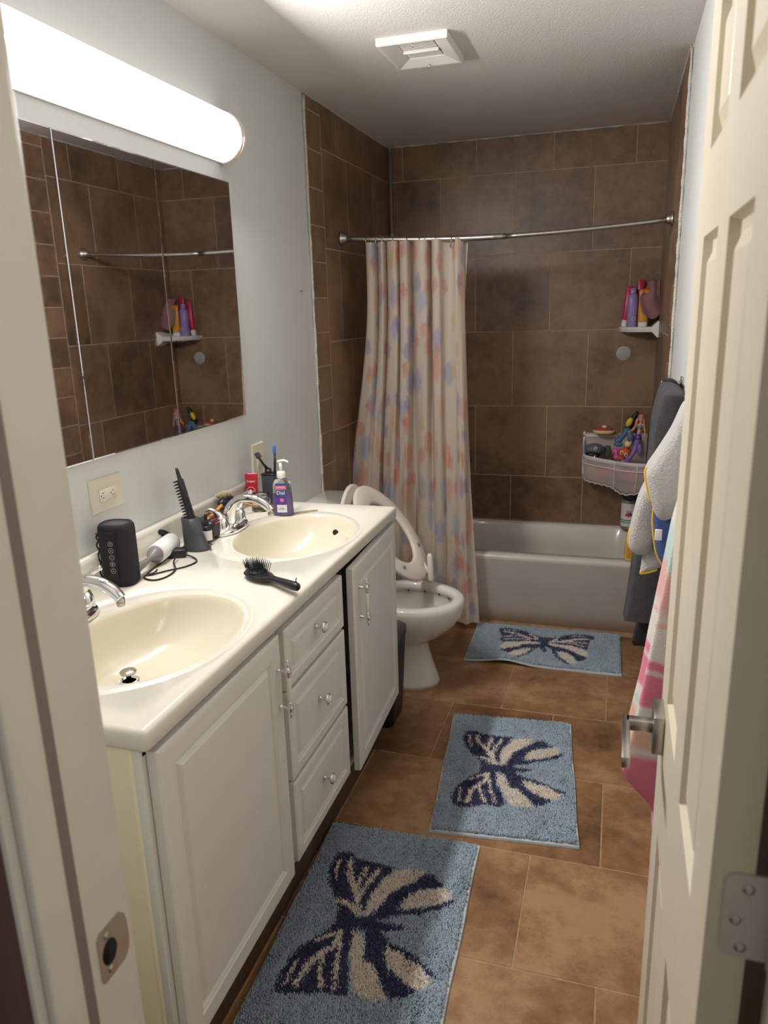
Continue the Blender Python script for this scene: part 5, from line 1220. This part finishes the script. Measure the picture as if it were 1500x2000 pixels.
def towel(name, prof, ya, yb, xr, m, amp, nf, label, cat='towel', seed=0, yfun=None, slant=0.0, loc=None, parts=None):
    """prof: (z, left x) from top to bottom, closed folded cross sections"""
    zs = [p[0] for p in prof]; xs_ = [p[1] for p in prof]; rings = []; N_ = 44
    Z = list(np.interp(np.linspace(0, len(zs) - 1, (len(zs) - 1) * 4 + 1), range(len(zs)), zs))
    X = list(np.interp(np.linspace(0, len(zs) - 1, (len(zs) - 1) * 4 + 1), range(len(zs)), xs_))
    for q, (z, x) in enumerate(zip(Z, X)):
        v = q / (len(Z) - 1); a, b = (ya, yb) if yfun is None else yfun(v)
        ring = []
        for i in range(N_ + 1):
            s = i / N_; y = b + (a - b) * s
            edge = 1 - max(0, 1 - s / .06) ** 2 * .6 - max(0, 1 - (1 - s) / .06) ** 2 * .6
            w = amp * (0.5 - 0.5 * math.cos(s * nf * 2 * PI + seed + .5 * math.sin(v * 3))) * min(1, v * 3 + .25)
            xx = xr - (xr - x) * edge + w * (1 if s > .04 else .2)
            ring.append((min(xx, xr), y, z + slant * s * v ** 2 + .004 * math.sin(s * 7 + seed) * v))
        for i in range(N_ - 3, 2, -4):
            s = i / N_; y = b + (a - b) * s; ring.append((xr, y, z + slant * s * v ** 2))
        rings.append(ring)
    top = [Vector(p) for p in rings[0]]; c = sum(top, Vector()) / len(top)
    rings = [[tuple(Vector((c.x + (p.x - c.x) * .35, p.y, p.z + .020))) for p in top], [tuple(Vector((c.x + (p.x - c.x) * .8, p.y, p.z + .012))) for p in top]] + rings
    return obj(name, MB().loft(rings), m, loc=loc or (1.42, (ya + yb) / 2, Z[0]), label=label, cat=cat, subs=1)
towel('bath_towel', [(1.335, 1.392), (1.264, 1.379), (1.136, 1.375), (1.003, 1.364), (.831, 1.350), (.671, 1.338), (.590, 1.331), (.560, 1.336)], 2.09, 2.45, 1.462, 'towelgrey', .03, 3, 'thick charcoal grey bath towel hanging over the towel bar, farthest from the door', seed=1, slant=.15)
towel('hand_towel', [(1.336, 1.408), (.9, 1.410), (.6, 1.390), (.45, 1.368), (.425, 1.372)], 2.455, 2.535, 1.462, 'towelblack', .01, 1, 'black towel end showing low behind the charcoal grey bath towel', seed=2, slant=.06)
def pillow(poly, y0, y1, name, m, par, k=.55, mi=0):
    sp = spline([(a, 0, b) for a, b in poly] + [(poly[0][0], 0, poly[0][1])], 5)[:-1]
    c = sum(sp, Vector()) / len(sp); rings = []
    for t_, s_ in ((0, k), (.03, .90), (.12, .98), (.5, 1.0), (.88, .985), (.97, .92), (1, k)):
        rings.append([Vector((c.x + (p.x - c.x) * s_, y0 + (y1 - y0) * t_, c.z + (p.z - c.z) * s_)) for p in sp])
    return obj(name, MB().loft(rings), m, par), sp
tw = thing('hooded_towel', (1.42, 1.97, 1.33), 'white child towel with yellow binding and blue patches, hanging in front of the charcoal towel', 'towel')
A_ = [(1.455, 1.352), (1.435, 1.347), (1.411, 1.285), (1.378, 1.222), (1.360, 1.190), (1.357, 1.168), (1.369, 1.115), (1.384, 1.078), (1.402, 1.066), (1.425, 1.078), (1.455, 1.12)]
o_, sp = pillow(A_, 1.86, 2.0, 'hood', 'towelwhite', tw)
obj('yellow_binding', MB().tube([Vector((p.x - .001, 1.93, p.z)) for p in sp[20:33]], .0035, 8), 'towelyellow', o_)
B_ = [(1.376, 1.160), (1.352, 1.105), (1.339, 1.054), (1.327, .975), (1.337, .948), (1.36, .940), (1.388, .955), (1.394, 1.01), (1.392, 1.06), (1.392, 1.12)]
o_, sp = pillow(B_, 1.97, 2.08, 'front_fold', 'towelwhite', tw)
obj('yellow_binding', MB().tube([Vector((p.x, 2.02, p.z)) for p in sp[13:31]], .0035, 8), 'towelyellow', o_)
o_, sp = pillow([(1.385, 1.115), (1.381, 1.06), (1.388, 1.00), (1.400, .955), (1.425, .925), (1.458, .93), (1.458, 1.12)], 1.92, 2.02, 'blue_patch', 'towelblue', tw)
obj('yellow_binding', MB().tube([Vector((p.x - .001, 1.935, p.z)) for p in sp[0:20]], .003, 8), 'towelyellow', o_)
obj('care_tag', MB().box(1.386, 1.403, 1.905, 1.912, 1.008, 1.036, bev=.001), 'label', tw)
o_, sp = pillow([(1.370, .985), (1.363, .90), (1.366, .892), (1.402, .905), (1.430, .93), (1.455, 1.0)], 1.98, 2.04, 'lower_fold', 'towelwhite', tw)
obj('yellow_binding', MB().tube([Vector((p.x, 1.985, p.z - .001)) for p in sp[5:16]], .0035, 8), 'towelyellow', o_)
# striped towel: bands of the weave, along the height
zb_, zt_ = 0.42, 1.26; off = 1.26
def P_(z): return (z - zb_) / (zt_ - zb_)
wht = rgb(224, 214, 204); pk = rgb(222, 116, 138); lp = rgb(226, 168, 160); gr = rgb(184, 208, 196); sal = rgb(226, 174, 150)
st_ = [(0.0, pk), (P_(.70), pk), (P_(.715), wht), (P_(.73), sal), (P_(.76), sal), (P_(.775), wht), (P_(.79), gr), (P_(.80), wht), (P_(.815), wht), (P_(.822), pk), (P_(.885), pk), (P_(.890), wht), (P_(.902), pk), (P_(.914), pk), (P_(.920), wht), (P_(.985), wht), (P_(.993), lp), (P_(1.003), wht), (P_(1.03), lp), (P_(1.09), lp), (P_(1.105), gr), (P_(1.16), gr), (P_(1.19), wht), (1.0, wht)]
# object space of the towel: origin at its top (z = 1.219)
M['stripe'] = mat_bands('striped_towel', zb_ - 1.219, zt_ - 1.219, st_)
towel('striped_towel', [(1.219, 1.404), (1.166, 1.393), (1.089, 1.384), (1.01, 1.374), (.929, 1.364), (.834, 1.354), (.759, 1.342), (.695, 1.332), (.660, 1.325), (.640, 1.333), (.616, 1.356), (.594, 1.378), (.565, 1.394), (.47, 1.397), (.455, 1.40)], 1.27, 1.56, 1.462, 'stripe', .012, 1.5, 'pink, white and pale green striped towel hanging just behind the open door', seed=4, yfun=lambda v: (1.41, 1.56))


# ------------------------------------------------------------------ camera, world, render settings
cam = bpy.data.cameras.new('camera'); co = bpy.data.objects.new('camera', cam); COL.objects.link(co)
R_, U_, F_ = Vector((0.9559721, 0.2920784, -0.0284156)), Vector((-0.0496970, 0.2565649, 0.9652485)), Vector((-0.2892187, 0.9213385, -0.2597843))
CP = (1.27621, 0.0, 1.58231); FPX = 1459.419
m = Matrix.Identity(4)
for i in range(3): m[i][0] = R_[i]; m[i][1] = U_[i]; m[i][2] = -F_[i]
m[0][3], m[1][3], m[2][3] = CP
co.matrix_world = m
cam.sensor_fit = 'HORIZONTAL'; cam.sensor_width = 36; cam.lens = FPX / 1500 * 36; cam.clip_start = 0.02
cam.dof.use_dof = True; cam.dof.focus_distance = 2.2; cam.dof.aperture_fstop = 8.0
sc.camera = co
lv = bpy.data.lights.new('vanity_tubes', 'AREA'); lv.shape = 'RECTANGLE'; lv.size = 1.12; lv.size_y = 0.10; lv.energy = 23; lv.spread = math.radians(180); lv.color = (1.0, 0.985, 0.97)
vo_ = bpy.data.objects.new('vanity_tubes', lv); COL.objects.link(vo_); vo_.location = (0.0935, 1.79, 2.138)
vo_.rotation_euler = (Matrix.Rotation(math.radians(28), 4, 'Y') @ Matrix(((0, 0, -1), (-1, 0, 0), (0, 1, 0))).to_4x4()).to_euler()
la = bpy.data.lights.new('hall_fill', 'AREA'); la.shape = 'RECTANGLE'; la.size = 1.0; la.size_y = 0.8; la.energy = 6; la.color = (1.0, 0.93, 0.86)  # unseen soft fill, added out in the hall to lift the dim surfaces
lo_ = bpy.data.objects.new('hall_fill', la); COL.objects.link(lo_); lo_.location = (2.6, -0.35, 2.2)
lo_.rotation_euler = (Vector((0.5, 0.95, 0.7)) - Vector(lo_.location)).to_track_quat('-Z', 'Y').to_euler()
w = bpy.data.worlds.new('world'); sc.world = w; w.use_nodes = True
w.node_tree.nodes['Background'].inputs[0].default_value = (0.80, 0.74, 0.68, 1)
w.node_tree.nodes['Background'].inputs[1].default_value = 0.13
sc.view_settings.view_transform = 'Standard'; sc.view_settings.look = 'None'; sc.view_settings.gamma = 1
sc.view_settings.use_curve_mapping = False; sc.view_settings.exposure = 1.25
